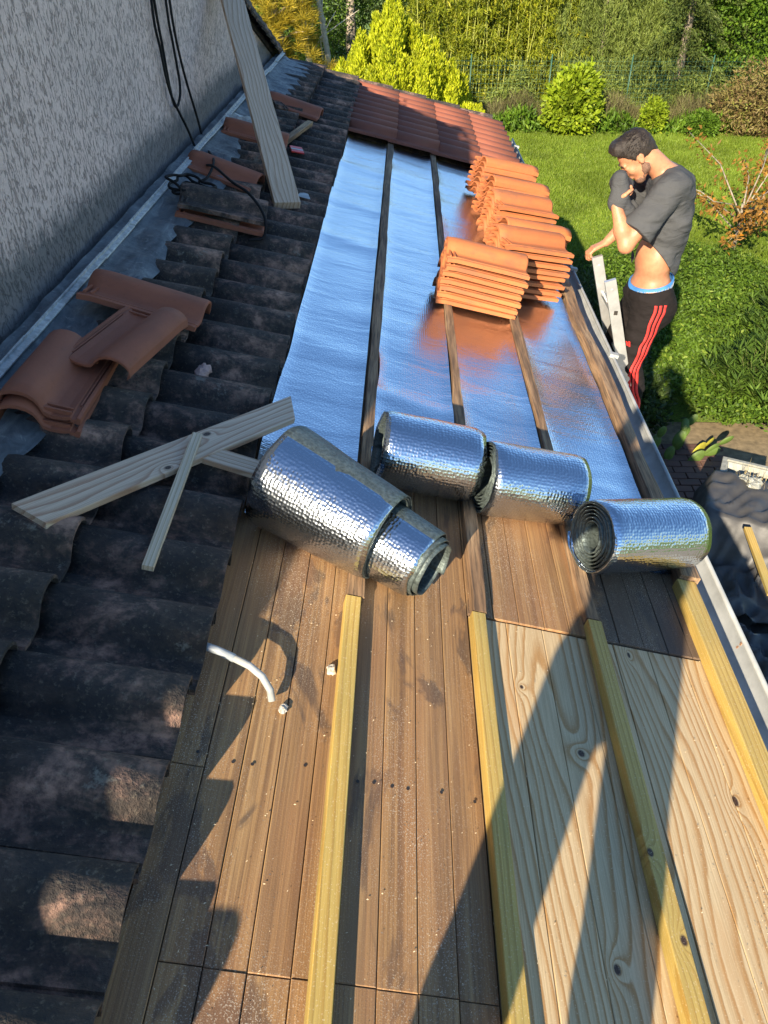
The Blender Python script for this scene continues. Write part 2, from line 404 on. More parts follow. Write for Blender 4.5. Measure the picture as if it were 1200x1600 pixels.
def reflected_ground():  # unseen ground, added so the foil coils reflect beige and gain fill light
    mb = MB(); mb.box(1.0, 9.0, -14.0, 1.45, -0.018, 0.012); mb.box(-14, 0.99, -20, -1.4, -0.018, 0.012)
    tag(mb.build('added_reflected_ground', plain('beige added ground', (0.30, 0.25, 0.19), 0.95, 0, 60, 0.4, 0.6)), kind='structure')
reflected_ground()

# ------------------------------------------------------------------ main house gable wall
WX = -1.362                       # wall face
GP = [(-5.2, 2.9), (-2.2, 3.36), (-1.14, 3.77), (-0.40, 4.27), (0.30, 4.74), (2.85, 5.12), (9.34, 3.045), (9.6, 2.96)]  # near points, out of view, are shaped to throw the fitted shadow edge
def gable_z(y): return float(np.interp(y, [q[0] for q in GP], [q[1] for q in GP]))
def house():
    h = empty('rendered_house', Matrix.Translation((0, 0, 0)), 'tall house wall in rough pinkish grey render with dark skirting at left', 'house')
    ys = np.linspace(-5.2, 9.34, 60)
    V = []; F = []
    for y in ys: V += [(WX, y, 0), (WX, y, gable_z(y)), (WX-7, y, gable_z(y)), (WX-7, y, 0)]
    for i in range(len(ys)-1):
        b = i*4; F += [(b, b+4, b+5, b+1), (b+1, b+5, b+6, b+2), (b+3, b+2, b+6, b+7), (b, b+3, b+7, b+4)]
    F += [(0, 1, 2, 3), tuple(b+4+k for k in (3, 2, 1, 0))]
    ob('wall', mesh('wall', V, F, M['stucco']), h)
    # dark painted skirting, hand-cut wavy top
    V = []; F = []; n = 420
    for i in range(n):
        y = -2 + 11.33*i/(n-1); zb = 2.7-0.25*(-1.36) - 0.05
        zt = 3.045 + 0.10 + 0.015*vnoise([[y*6, 1, 1]])[0] + 0.008*vnoise([[y*30, 2, 1]])[0]
        zt = min(zt, gable_z(y)-0.02)
        V += [(WX+0.008, y, zb), (WX+0.010, y, 3.1), (WX+0.006, y, max(zt-0.03, 3.02)), (WX+0.0005, y, max(zt, 3.03))]
    for i in range(n-1):
        for k in range(3): F.append((i*4+k, i*4+4+k, i*4+5+k, i*4+1+k))
    ob('skirting', mesh('skirting', V, F, M['skirt'], True), h)
    # main roof slabs (unseen near side bent to fit its cast shadow) and the stepped verge tiles
    for (y0, z0), (y1, z1) in zip(GP[:-1], GP[1:]):
        mb = MB(); x0, x1 = WX-7.3, WX+0.02
        mb.add([(x0,y0,z0+.01),(x1,y0,z0+.01),(x1,y1,z1+.01),(x0,y1,z1+.01),(x0,y0,z0+.05),(x1,y0,z0+.05),(x1,y1,z1+.05),(x0,y1,z1+.05)],
               [(3,2,1,0),(4,5,6,7),(0,1,5,4),(1,2,6,5),(2,3,7,6),(3,0,4,7)])
        mb.build('roof_slope', M['clay_old'], h)
    # a verge tile: bent canal tile lying down the slope, lapping the next
    prof = [(-0.09, 0.0), (-0.06, 0.035), (-0.02, 0.055), (0.03, 0.055), (0.07, 0.035), (0.095, -0.03)]
    V = []; F = []
    for x in (0, 0.34):
        for (a, b) in prof: V.append((a, x, b))
        for (a, b) in prof: V.append((a*0.9-0.004, x, b-0.016))
    k = len(prof)
    for i in range(k-1): F += [(i, i+1, 2*k+i+1, 2*k+i), (k+i+1, k+i, 3*k+i, 3*k+i+1), (i+1, i, k+i, k+i+1), (2*k+i, 2*k+i+1, 3*k+i+1, 3*k+i)]
    F += [(0, 2*k, 3*k, k), (k-1, 2*k-1, 4*k-1, 3*k-1)]
    vt = mesh('verge_tile', V, F, M['clay_old'], False)
    y = -4.9
    while y < 9.35:
        sl = (gable_z(y+0.15)-gable_z(y-0.15))/0.3; up = sl > 0
        Mx = Matrix.Translation((WX+0.005, y, gable_z(y)+0.052)) @ Matrix.Rotation(math.atan(sl)+(0.07 if up else 0.07), 4, 'X')
        if up: Mx = Matrix.Translation((WX+0.005, y, gable_z(y)+0.052)) @ Matrix.Rotation(math.atan(sl)-0.07, 4, 'X') @ Matrix.Rotation(math.pi, 4, 'Z') @ Matrix.Scale(-1, 4, (1, 0, 0))
        ob('verge_tile', vt, h, Mx @ Matrix.Rotation(rnd.uniform(-.03, .03), 4, 'Z')); y += 0.25*math.cos(math.atan(sl))
house()

# ------------------------------------------------------------------ tiles
TL, TW, TP = 0.44, 0.245, 0.2225
def tile_profile():
    pts = [(0.0, 0.010), (0.010, 0.012), (0.014, 0.004), (0.026, 0.004), (0.030, 0.010), (0.050, 0.004), (0.085, 0.003), (0.105, 0.008)]
    for k in range(1, 9):
        a = math.pi*(1-k/8.0); pts.append((0.178+0.062*math.cos(a)*1.0, 0.008+0.050*math.sin(a)**0.8 if 0 < k < 8 else 0.006))
    return pts
def tile_mesh(name, m, detail=True, taper=0.0, L=TL, tall=1.0):
    pr = [(y, z*tall if y > 0.105 else z) for y, z in tile_profile()]; k = len(pr); th = 0.011
    bot = [(y, z-th) for y, z in pr]; bot[0] = (0.0, -0.010); bot[1] = (0.012, -0.010); bot[2] = (0.018, -0.006); bot[-1] = (pr[-1][0]-0.012, -0.010); 
    V = []; F = []
    xs = [0, 0.05, L-0.01, L] if detail else [0, L]
    for j, x in enumerate(xs):
        dz = -0.006 if (detail and j == 0) else (-0.003 if (detail and j == len(xs)-1) else 0)
        tp = 1 - taper*(x/L)
        for (y, z) in pr: V.append((x, y, z*tp+dz))
        for (y, z) in bot: V.append((x, y, z*tp+(dz if detail and j == 0 else 0)))
    n2 = 2*k
    for j in range(len(xs)-1):
        a, b = j*n2, (j+1)*n2
        for i in range(k-1):
            F += [(a+i, b+i, b+i+1, a+i+1), (a+k+i+1, b+k+i+1, b+k+i, a+k+i)]
        F += [(a, a+k, b+k, b), (a+k-1, b+k-1, b+2*k-1, a+2*k-1)]
    e = (len(xs)-1)*n2
    for i in range(k-1):
        F += [(i, i+1, k+i+1, k+i), (e+i+1, e+i, e+k+i, e+k+i+1)]
    mb = MB(); mb.V = V; mb.F = F
    if detail:
        mb.box(0.012, 0.020, 0.032, 0.112, 0.0, 0.013); mb.box(0.036, 0.044, 0.032, 0.112, 0.0, 0.012)
        mb.box(0.07, L-0.04, 0.0175, 0.0225, 0.0, 0.009)
        mb.box(0.05, 0.07, 0.06, 0.11, -0.020, -0.006)            # hanging nib below
        mb.box(L-0.06, L-0.045, 0.03, 0.10, -0.016, -0.006)
    me = mesh(name, mb.V, mb.F, m)
    # shade the roll smoothly, keep the edges crisp
    for p in me.polygons:
        p.use_smooth = abs(p.normal.x) < 0.5 and p.center.y > 0.09 and p.center.y < 0.237 and len(p.vertices) == 4
    return me
tile_old = tile_mesh('roof_tile', M['clay_old'], False, tall=1.22)
tile_laid = tile_mesh('roof_tile', M['clay_laid'], False)
tile_clay = tile_mesh('roof_tile', M['clay'])
tile_brown = tile_mesh('roof_tile', M['clay_brown'])
tile_mossy = tile_mesh('roof_tile', M['clay_old'])

# ------------------------------------------------------------------ lean-to: deck, battens, laid tiles, flashing, gutter
EXT = empty('lean_to_roof', ROOF, 'low lean-to roof under repair, old blackened tiles beside bare board deck', 'roof')
def plank(u0, u1, v0, v1, m, w=0.0, th=0.02, name='plank'):
    mb = MB(); g = 0.0009
    mb.box(u0+g, u1-g, v0+g, v1-g, w-th, w, bev=0.0016)
    return mb.build(name, m, EXT)
# old deck
pw = 0.0815; u = -0.5185; i = 0
JO = {1: 0.589, 2: 0.589, 3: 0.585, 4: 0.585}
while u < 1.02:
    u1 = min(u+pw, 1.035)
    newpart = u > 0.21
    dz = [rnd.uniform(-0.0018, 0.0012) for _ in range(4)]
    if not newpart:
        j = 0.586 + (0.0 if i > 0 else 0.4) + rnd.uniform(-0.002, 0.002)
        plank(u, u1, -1.3, j, M['oldwood'], dz[0]); j2 = 2.9 + (0.6 if i % 2 else 0.0)
        plank(u, u1, j, j2, M['oldwood'], dz[1]); plank(u, u1, j2, 6.2+0.5*(i % 3), M['oldwood'], dz[2]); plank(u, u1, 6.2+0.5*(i % 3), 9.05, M['oldwood'], dz[3])
    else:
        j2 = 2.6 + 0.5*(i % 2); plank(max(u, 0.2), u1, 1.629, j2, M['oldwood'], dz[0]+0.004); plank(max(u, 0.2), u1, j2, 9.05, M['oldwood'], dz[1])
    u = u1; i += 1
for a, b in ((0.218, 0.335), (0.335, 0.450), (0.450, 0.565), (0.565, 0.680), (0.680, 0.795), (0.795, 0.910), (0.910, 1.035)):
    plank(a, b, -1.3, 1.624, M['newwood'], rnd.uniform(-0.0012, 0.0012))
sub = MB(); sub.box(-1.36, 1.03, -1.3, 9.04, -0.075, -0.024); sub.build('roof_structure', M['dark'], EXT)
# nails
nm = MB()
for (v, us) in ((1.02, -0.50), (-0.2, -0.5)):
    k = 0
    while us + k*pw < 0.22:
        for o_ in (0.022, 0.060):
            if rnd.random() < 0.35: continue
            c = Vector((us-0.0185+k*pw+o_, v+rnd.uniform(-.012, .012), 0.0022))
            nm.add([tuple(c+Vector((0.0042*math.cos(a), 0.0048*math.sin(a), 0))) for a in [2*math.pi*q/7 for q in range(7)]], [tuple(range(7))])
        k += 1
tag(nm.build('nail_heads', plain('rusty nail', (0.025, 0.02, 0.018), 0.6), EXT), kind='stuff')

# knot holes as real hollows' dark mouths in the new boards + torn lip of the old sheathing at the joint
def batten(u0, u1, v0, v1, h, m, wav=0.0, seed=0, name='batten', w0=0.0025):
    n = max(3, int((v1-v0)/0.09)) if wav else 2
    V = []; F = []
    for i in range(n+1):
        v = v0+(v1-v0)*i/n
        a = wav*(vnoise([[v*2.2, seed, 0.3]])[0]*1.0 + 0.5*vnoise([[v*7, seed, 5.3]])[0]); b = wav*(vnoise([[v*2.2, seed, 9.3]])[0] + 0.5*vnoise([[v*8, seed, 3.3]])[0])
        hh = h*(1+ (0.10*vnoise([[v*4, seed, 2.3]])[0] if wav else 0)); e = 0.002
        V += [(u0+a, v, w0), (u1+b, v, w0), (u1+b, v, w0+hh-e), (u1+b-e, v, w0+hh), (u0+a+e, v, w0+hh), (u0+a, v, w0+hh-e)]
    for i in range(n):
        for k in range(6): F.append((i*6+k, (i*6+(k+1) % 6), (i+1)*6+(k+1) % 6, (i+1)*6+k))
    F += [(5, 4, 3, 2, 1, 0), tuple(n*6+k for k in range(6))]
    return ob(name, mesh(name, V, F, m), EXT)
yl = 'new yellow batten, freshly sawn'; ol = 'old brown batten with ragged edges'
for (u0, u1, v1) in ((-0.161, -0.116, 1.572), (0.216, 0.258, 1.606), (0.592, 0.638, 1.672)):
    batten(u0, u1, -1.3, v1, 0.036, M['yellow'])['label'] = yl
batten(0.972, 1.040, -1.3, 1.955, 0.040, M['yellow'], w0=0.0045)['label'] = 'wide new yellow batten along the eave'
for s, (u0, u1, v0, h) in enumerate(((-0.155, -0.108, 1.578, 0.034), (0.222, 0.262, 1.612, 0.034), (0.590, 0.634, 1.678, 0.036), (0.985, 1.050, 1.962, 0.055))):
    batten(u0, u1, v0, 7.3 if s < 3 else 8.9, h, M['oldbatten'], 0.006 if s < 3 else 0.011, s*7+1)['label'] = ol
# batten hidden under the old tiles' lower edge and side board (rake of the hole)
batten(-0.545, -0.522, -1.3, 7.0, 0.040, M['dark'], 0.004, 31)

# old tiles: two courses, crests run down the slope
def lay(me, u0, v0, v1, w_head, w_tail, L=TL, jit=1.0, name='roof_tile', lab=None):
    v = v0; t = math.asin((w_tail-w_head)/L)
    while v < v1:
        Mx = Matrix.Translation((u0+rnd.uniform(-.008, .008)*jit, v, w_head+rnd.uniform(-.002, .002)*jit)) @ Euler((rnd.uniform(-.012, .012)*jit, -t+rnd.uniform(-.006, .006)*jit, rnd.uniform(-.012, .012)*jit)).to_matrix().to_4x4()
        o = ob(name, me, EXT, Mx)
        if lab: o['label'] = lab
        v += TP
OV0 = -1.325
lay(tile_old, -1.325, OV0, 9.0, 0.050, 0.082, lab=None)
lay(tile_old, -0.942, OV0+0.02, 8.95, 0.034, 0.052)
# new tiles at the far end: four courses
for k in range(4):
    v0 = 7.02 if k < 3 else 7.02
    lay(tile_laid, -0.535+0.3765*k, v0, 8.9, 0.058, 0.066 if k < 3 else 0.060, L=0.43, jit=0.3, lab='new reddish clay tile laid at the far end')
# far verge: bedded half round caps
def canal(L, r, m, nm, lift=0.0):
    V = []; F = []; n = 8
    for x in (0, L):
        for rr in (r, r-0.014):
            for k in range(n+1):
                a = math.pi*k/n; q = rr*(1 if x else 0.9); V.append((x, q*math.cos(a), q*math.sin(a)*0.8))
    w = n+1
    for k in range(n): F += [(k, k+1, 2*w+k+1, 2*w+k), (w+k+1, w+k, 3*w+k, 3*w+k+1), (k+1, k, w+k, w+k+1), (2*w+k, 2*w+k+1, 3*w+k+1, 3*w+k)]
    F += [(0, 2*w, 3*w, w), (n, w+n, 3*w+n, 2*w+n)]
    return mesh(nm, V, F, m, False)
cap = canal(0.40, 0.09, M['clay_old'], 'verge_cap')
u = -1.30
while u < 0.85:
    ob('verge_cap', cap, EXT, Matrix.Translation((u, 9.06, 0.055)) @ Euler((0, -0.04, rnd.uniform(-.02, .02))).to_matrix().to_4x4()); u += 0.365
# lead flashing: rippled sheet between wall and tiles, dressed over the crests
V = []; F = []; nu, nv = 9, 420
for j in range(nv):
    v = -1.3 + 10.3*j/(nv-1)
    lim = -1.115 + 0.022*math.sin(v*3.1) + 0.016*math.sin(v*9.7+1) + (0.10 if v > 6.9 else 0.0)*min(1, (v-6.9)*2)
    for i in range(nu):
        f = i/(nu-1); uu = -1.392 + (lim+1.392)*f
        ph = ((v-OV0) % TP)/TP; crest = math.exp(-((ph-0.8)/0.17)**2) + math.exp(-((ph+0.2)/0.17)**2)
        w = 0.131 + 0.012*f*crest + 0.004*math.sin(v*17+f*5) + (0.02*(1-f) if f < .3 else 0) - 0.005*f
        if i == nu-1: w -= 0.016
        V.append((uu, v, w + 0.004*vnoise([[uu*30, v*12, 1]])[0]))
for j in range(nv-1):
    for i in range(nu-1): F.append((j*nu+i, j*nu+i+1, (j+1)*nu+i+1, (j+1)*nu+i))
ob('lead_flashing', mesh('lead_flashing', V, F, M['lead'], True), EXT)
# aluminium cover strip in lengths
v = -1.3
while v < 8.95:
    L = 0.62 if v < 1.5 else rnd.choice((0.42, 0.55, 0.8)); e = min(v+L, 9.02)
    mb = MB(); mb.box(-1.347, -1.312, v+0.002, e-0.002, 0.150, 0.159, bev=0.002); mb.box(-1.340, -1.334, v+0.002, e-0.002, 0.12, 0.170)
    o = mb.build('flashing_strip', M['strip'], EXT, Matrix.Rotation(rnd.uniform(-.002, .002), 4, 'X')); v = e
# walls below the roof (world frame, so undo the roof matrix)
ri = ROOF.inverted()
lw = MB(); lw.box(-1.35, 0.93, -1.25, 9.0, 0, 2.0); lw.box(0.88, 0.98, -1.25, 9.0, 1.9, 2.33); ob('wall', mesh('wall', lw.V, lw.F, M['wall']), EXT, ri)
fb = MB(); fb.box(1.037, 1.058, -1.3, 9.03, -0.11, -0.004); fb.build('fascia_board', M['oldbatten'], EXT)
# gutter
def gutter():
    g = empty('gutter', label='zinc half-round rain gutter'); g.parent = EXT
    R_ = 0.062; cu, cw = 1.150, -0.052; n = 10
    V = []; F = []; vs = [-1.3, 1.62, 2.9, 4.8, 6.9, 9.1]
    for v in vs:
        for rr in (R_, R_-0.003):
            for k in range(n+1):
                a = math.pi + math.pi*k/n + TH; V.append((cu+rr*math.cos(a), v, cw+rr*math.sin(a)+ (0.004*math.sin(v)) ))
    w = n+1
    for j in range(len(vs)-1):
        a, b = j*2*w, (j+1)*2*w
        for k in range(n): F += [(a+k, a+k+1, b+k+1, b+k), (a+w+k+1, a+w+k, b+w+k, b+w+k+1)]
        F += [(a+w, a, b, b+w), (a+n, a+w+n, b+w+n, b+n)]
    ob('trough', mesh('trough', V, F, M['zinc'], True), g)
    lip = MB(); lip.tube([(cu+R_*math.cos(TH)+0.002, v, cw+R_*math.sin(TH)) for v in (-1.3, 4, 9.1)], 0.009, 8)
    lip.build('rolled_lip', M['zinc'], g, smooth=True)
    for v in (0.5, 1.30, 2.45, 3.9, 5.2, 6.4, 7.6, 8.7):
        mb = MB()
        pts = [(cu+(R_+0.004)*math.cos(a), v, cw+(R_+0.004)*math.sin(a)) for a in [math.pi+TH+math.pi*k/8 for k in range(9)]]
        mb.tube(pts, 0.006, 6); mb.box(cu+0.035, cu+0.085, v-0.018, v+0.018, cw+0.012+0.004, cw+0.036); mb.build('bracket', M['zinc'], g)
    jt = MB(); jt.tube([(cu+(R_+0.003)*math.cos(a), 1.80, cw+(R_+0.003)*math.sin(a)) for a in [math.pi+TH+math.pi*k/8 for k in range(9)]], 0.008, 6)
    jt.build('joint', plain('rusty sealant', (0.35, 0.19, 0.11), 0.8, 0, 90, .5, .8), g)
gutter()

# ------------------------------------------------------------------ foil strips and rolls
def spiral_roll(name, parent, Mx, width, r0, r1, turns, wob=0.006, seed=0, squash=1.0, cone=0.0, m=None, flare=0.0):
    """a coiled bubble-foil sheet: a real spiral, axis along local x"""
    n = int(44*turns); na = 14; V = []; UV = []; F = []; s = 0; pr = None
    th = 0.005
    for k in range(n+1):
        t = k/n; a = 2*math.pi*turns*t; r = r0+(r1-r0)*t
        if pr is not None: s += 2*math.pi*turns/n*r
        pr = r
        for i in range(na+1):
            f = i/na; x = width*(f-0.5) + cone*(1-t)*width
            nz = 0.45*wob*vnoise([[x*7, math.cos(a)*1.6+seed, math.sin(a)*1.6]])[0] + 0.10*wob*vnoise([[x*26, a*3+seed, 3]])[0]
            edge = -0.006*max(0, abs(f-0.5)*2-0.86)/0.14
            if f in (0.0, 1.0): x += 0.004*vnoise([[a*2.5, seed+f*9, t*7]])[0]
            rr = (r+nz)*(1+flare*(0.5-f))+edge*(1 if t > .85 else 0)
            if t < 0.75: rr *= 1+0.10*(1-t)*math.sin(a*2+seed)
            V.append((x, rr*math.cos(a), rr*math.sin(a)*squash)); UV.append((x, s))
    nv_ = na+1
    for k in range(n):
        for i in range(na): F.append((k*nv_+i, k*nv_+i+1, (k+1)*nv_+i+1, (k+1)*nv_+i))
    me = mesh(name, V, F, m or M['foilroll'], True, UV); o = ob(name, me, parent, Mx)
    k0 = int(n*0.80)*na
    me.materials.append(M['foildark'])
    for p in me.polygons[:k0]: p.material_index = 1  # inner turns are coloured darker than the outer ones
    so_ = o.modifiers.new('thick', 'SOLIDIFY'); so_.thickness = 0.0035; so_.offset = -1; 
    so_.material_offset_rim = 1; so_.material_offset = 0
    return o

def foil_sheet(name, parent, u0, u1, v0, v1, seed, amp=0.0035, lift=0.0):
    nu, nv = 14, int((v1-v0)/0.035); V = []; UV = []; F = []
    uu = np.linspace(u0, u1, nu); vv = np.linspace(v0, v1, nv); G = np.array([(a, b) for b in vv for a in uu])
    n1 = vnoise(np.c_[G[:, 0]*2.5+seed, G[:, 1]*6.0+G[:, 0]*1.5, np.zeros(len(G))], seed); n2 = vnoise(np.c_[G[:, 0]*5+seed, G[:, 1]*9, np.ones(len(G))], seed)
    ridge = np.maximum(0, vnoise(np.c_[G[:, 0]*0.9+seed, G[:, 1]*4.3+G[:, 0]*0.8, np.ones(len(G))*4], seed))**2
    e0 = np.exp(-(G[:, 0]-u0)/0.02); e1 = np.exp(-(u1-G[:, 0])/0.02)
    wob = vnoise(np.c_[G[:, 1]*3.0, np.ones(len(G))*seed, np.zeros(len(G))], 5)*0.010
    z = 0.008 + amp*(n1*0.35+n2*0.05+1) + 0.011*ridge + 0.010*(e0+e1)
    xx = G[:, 0] + wob*(e0) 
    V = np.c_[xx, G[:, 1], z]; UV = G*1.0
    F = [(j*nu+i, j*nu+i+1, (j+1)*nu+i+1, (j+1)*nu+i) for j in range(nv-1) for i in range(nu-1)]
    o = ob(name, mesh(name, V, F, M['foil'], True, UV), parent)
    return o

FG = 'foil insulation strips being unrolled'
def foil_thing(label): return empty('foil_insulation', ROOF, label, 'insulation', FG)
# 1: beside the old tiles, coil skewed across the deck with its core slid out
f1 = foil_thing('silver bubble foil strip against the old tiles, slanted coil slid out at its end')
foil_sheet('unrolled_sheet', f1, -0.500, -0.162, 1.86, 7.04, 3)
A1 = Matrix.Translation((-0.245, 1.800, 0.162)) @ Matrix.Rotation(math.radians(-29), 4, 'Z')
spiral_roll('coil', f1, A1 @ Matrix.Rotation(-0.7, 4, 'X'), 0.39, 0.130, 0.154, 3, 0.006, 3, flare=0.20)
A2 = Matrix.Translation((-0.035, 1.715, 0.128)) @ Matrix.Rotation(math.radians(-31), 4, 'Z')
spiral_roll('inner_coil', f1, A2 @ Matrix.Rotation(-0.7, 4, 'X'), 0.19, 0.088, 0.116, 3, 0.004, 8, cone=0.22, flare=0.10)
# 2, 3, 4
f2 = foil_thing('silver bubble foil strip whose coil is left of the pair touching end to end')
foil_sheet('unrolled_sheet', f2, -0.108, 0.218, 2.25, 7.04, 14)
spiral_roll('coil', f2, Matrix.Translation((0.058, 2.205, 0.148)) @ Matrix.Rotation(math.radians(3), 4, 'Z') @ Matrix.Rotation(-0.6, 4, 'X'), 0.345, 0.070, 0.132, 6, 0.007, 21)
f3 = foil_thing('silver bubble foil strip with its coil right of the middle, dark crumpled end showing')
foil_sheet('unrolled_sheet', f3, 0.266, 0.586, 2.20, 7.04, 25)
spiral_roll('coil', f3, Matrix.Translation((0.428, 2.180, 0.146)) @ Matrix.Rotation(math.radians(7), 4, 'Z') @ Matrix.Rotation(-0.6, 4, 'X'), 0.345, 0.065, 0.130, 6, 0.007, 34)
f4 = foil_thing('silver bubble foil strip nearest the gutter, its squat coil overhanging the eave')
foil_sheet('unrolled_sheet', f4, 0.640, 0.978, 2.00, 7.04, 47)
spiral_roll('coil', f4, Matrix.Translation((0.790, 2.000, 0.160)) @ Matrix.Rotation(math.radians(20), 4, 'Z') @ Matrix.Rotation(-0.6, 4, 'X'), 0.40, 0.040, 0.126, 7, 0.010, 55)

# ------------------------------------------------------------------ tile stacks
def roofM(u, v, w, rz=0, rx=0, ry=0):
    return ROOF @ Matrix.Translation((u, v, w)) @ Euler((rx, ry, rz)).to_matrix().to_4x4()
ordn = ['bottom', 'second', 'third', 'fourth', 'fifth', 'sixth', 'seventh', 'eighth', 'ninth']
STK = [ # u, v, rz, n, flip, description
 (0.165, 3.86, 0.02, 7, 0, 'stack standing alone nearest the camera'),
 (0.510, 4.18, 0.32, 8, 0, 'stack just behind and right of the nearest one, by the ladder'),
 (0.555, 4.60, 0.30, 7, 1, 'third stack from the camera'),
 (0.570, 5.06, 0.32, 7, 0, 'fourth stack from the camera'),
 (0.570, 5.54, 0.28, 7, 1, 'fifth stack from the camera'),
 (0.545, 6.05, 0.30, 7, 1, 'farthest stack, against the laid tiles')]
for (u, v, rz, n, flip, de) in STK:
    for k in range(n):
        w = 0.046 + 0.0372*k
        Mx = roofM(u+rnd.uniform(-.008, .008), v+rnd.uniform(-.007, .007), w, rz+rnd.uniform(-.03, .03), rnd.uniform(-.012, .012), rnd.uniform(-.006, .006))
        if flip: Mx = Mx @ Matrix.Translation((TL, TW, 0)) @ Matrix.Rotation(math.pi, 4, 'Z')
        o = ob('stacked_roof_tile', tile_clay, None, Mx)
        pos = 'topmost' if k == n-1 else ('bottom' if k == 0 else ordn[k]+' from the bottom')
        tag(o, f'orange clay roof tile, {pos} in the {de}', 'roof tile', 'orange clay tiles piled on the foil')

# loose tiles on the old roof  (mesh, u, v, w, rz, rx, ry, label)
LOOSE = [
 (tile_brown, -1.36, 2.50, 0.155, -0.10, 0, 0.03, 'lower red brown tile of the near pair, lying beside the wall strip, its front end doubled'),
]
def loose(me, u, v, w, rz, label, rx=0.0, ry=0.0, name='loose_roof_tile', cat='roof tile'):
    # placed by its centre
    Mx = roofM(u, v, w, rz, rx, ry) @ Matrix.Translation((-TL/2, -TW/2, 0))
    return tag(ob(name, me, None, Mx), label, cat, 'loose tiles left on the old roof')
R90 = math.pi/2
loose(tile_brown, -1.150, 2.130, 0.135, R90+0.06, 'red brown tile beneath another, nearest the bottom left by the wall', 0.02, 0.04)
loose(tile_brown, -1.145, 2.150, 0.170, R90+0.02, 'red brown tile lying uppermost of the pair nearest the bottom left wall', 0.02, 0.04)
loose(tile_brown, -1.015, 2.415, 0.205, -R90-0.20, 'red brown tile in the middle of the near group, wavy end toward the camera', 0.03, 0.02)
loose(tile_brown, -1.050, 2.775, 0.180, -0.06, 'red brown tile lying crosswise behind the two other near tiles', -0.12, 0.03)
loose(tile_brown, -0.995, 4.020, 0.135, 0.10, 'red clay tile underneath the blackened tile where the cable coils', 0.0, 0.02)
loose(tile_mossy, -0.995, 4.040, 0.180, 0.14, 'blackened old tile on top of a red one where the cable coils', 0.0, 0.02)
loose(tile_brown, -1.130, 4.720, 0.135, -0.25, 'red clay tile behind the cable coil beside the grey strip', 0.02, 0.02)
loose(tile_brown, -1.090, 5.720, 0.135, 0.05, 'red clay tile partly hidden by the leaning board', 0.02, 0.02)
loose(tile_brown, -0.960, 6.860, 0.135, -0.12, 'red clay tile farthest from the camera on the old roof', 0.02, 0.03)
loose(tile_mossy, -1.200, 6.850, 0.150, R90+0.5, 'blackened old tile behind the leaning board by the wall', 0.05, 0.02)

for k in range(4):  # unseen pile, added to cast the rounded shadow on the lower left deck
    o = ob('added_shadow_tile', tile_mossy, None, roofM(-1.16+0.01*k, -0.36+0.012*k, 0.125+0.046*k, 0.03*k-0.05, 0.02))
    tag(o, f"unseen blackened tile added to cast a rounded shadow, {'topmost' if k == 3 else ('bottom' if k == 0 else ordn[k]+' from the bottom')} in the pile behind the photographer's left side", 'roof tile', 'unseen tiles added for their shadow on the deck')

# ------------------------------------------------------------------ boards and scraps
def board(name, p0, p1, width, th, m, label, cat, roll=0.0, cut0=0.0, cut1=0.0, side=None):
    """board from p0 to p1 (world), width across; local y = length"""
    p0, p1 = Vector(p0), Vector(p1); t = (p1-p0); L = t.length; t.normalize()
    up = side if side is not None else (ROOF.to_3x3() @ Vector((0, 0, 1)))
    x = t.cross(up).normalized(); z = x.cross(t)
    Mx = Matrix(((x.x, t.x, z.x, p0.x), (x.y, t.y, z.y, p0.y), (x.z, t.z, z.z, p0.z), (0, 0, 0, 1))) @ Matrix.Rotation(roll, 4, 'Y')
    h = width/2; b = 0.0015
    V = [(-h, -cut0, 0), (h, cut0, 0), (h, L+cut1, 0), (-h, L-cut1, 0)]
    V = V + [(a*(1-b/h), y, th) for (a, y, _) in V]; V2 = [(a, y, 0.0) for (a, y, _) in V[:4]] + [(a, y, th-b) for (a, y, _) in V[:4]] + [(a*(1-b/h), y, th) for (a, y, _) in V[:4]]
    F = [(3, 2, 1, 0), (8, 9, 10, 11)]
    for r in range(2):
        for k in range(4): F.append((r*4+k, r*4+(k+1) % 4, (r+1)*4+(k+1) % 4, (r+1)*4+k))
    o = ob(name, mesh(name, V2, F, m), None, Mx); return tag(o, label, cat)
tw = ROOF.to_3x3()
board('pine_board', rw(-1.010, 1.515, 0.138), rw(-0.425, 2.350, 0.112), 0.112, 0.020, M['knotty'], 'wide pale pine board with knots lying across the old tiles', 'board', cut0=0.01, cut1=-0.05)
board('pine_strip', rw(-0.690, 1.448, 0.105), rw(-0.690, 2.015, 0.150), 0.030, 0.018, M['pine2'], 'thin pale wood strip with its end resting on the wide pine board', 'board')
board('pine_offcut', rw(-0.720, 1.975, 0.122), rw(-0.330, 1.925, 0.118), 0.078, 0.018, M['pine'], 'short pine offcut reaching from the wide board under the slanted foil coil', 'board')
board('leaning_board', rw(-0.715, 4.56, 0.085), Vector((WX+0.050, 6.62, 4.02)), 0.150, 0.045, M['pine'], 'long pale board leaning from the old tiles up against the rendered wall', 'board', side=Vector((0.35, -0.9, 0.5)))
board('wood_scrap', rw(-0.900, 5.80, 0.115), rw(-0.790, 6.50, 0.125), 0.045, 0.030, M['oldbatten'], 'short dark scrap of old batten beyond the leaning board', 'wood scrap')
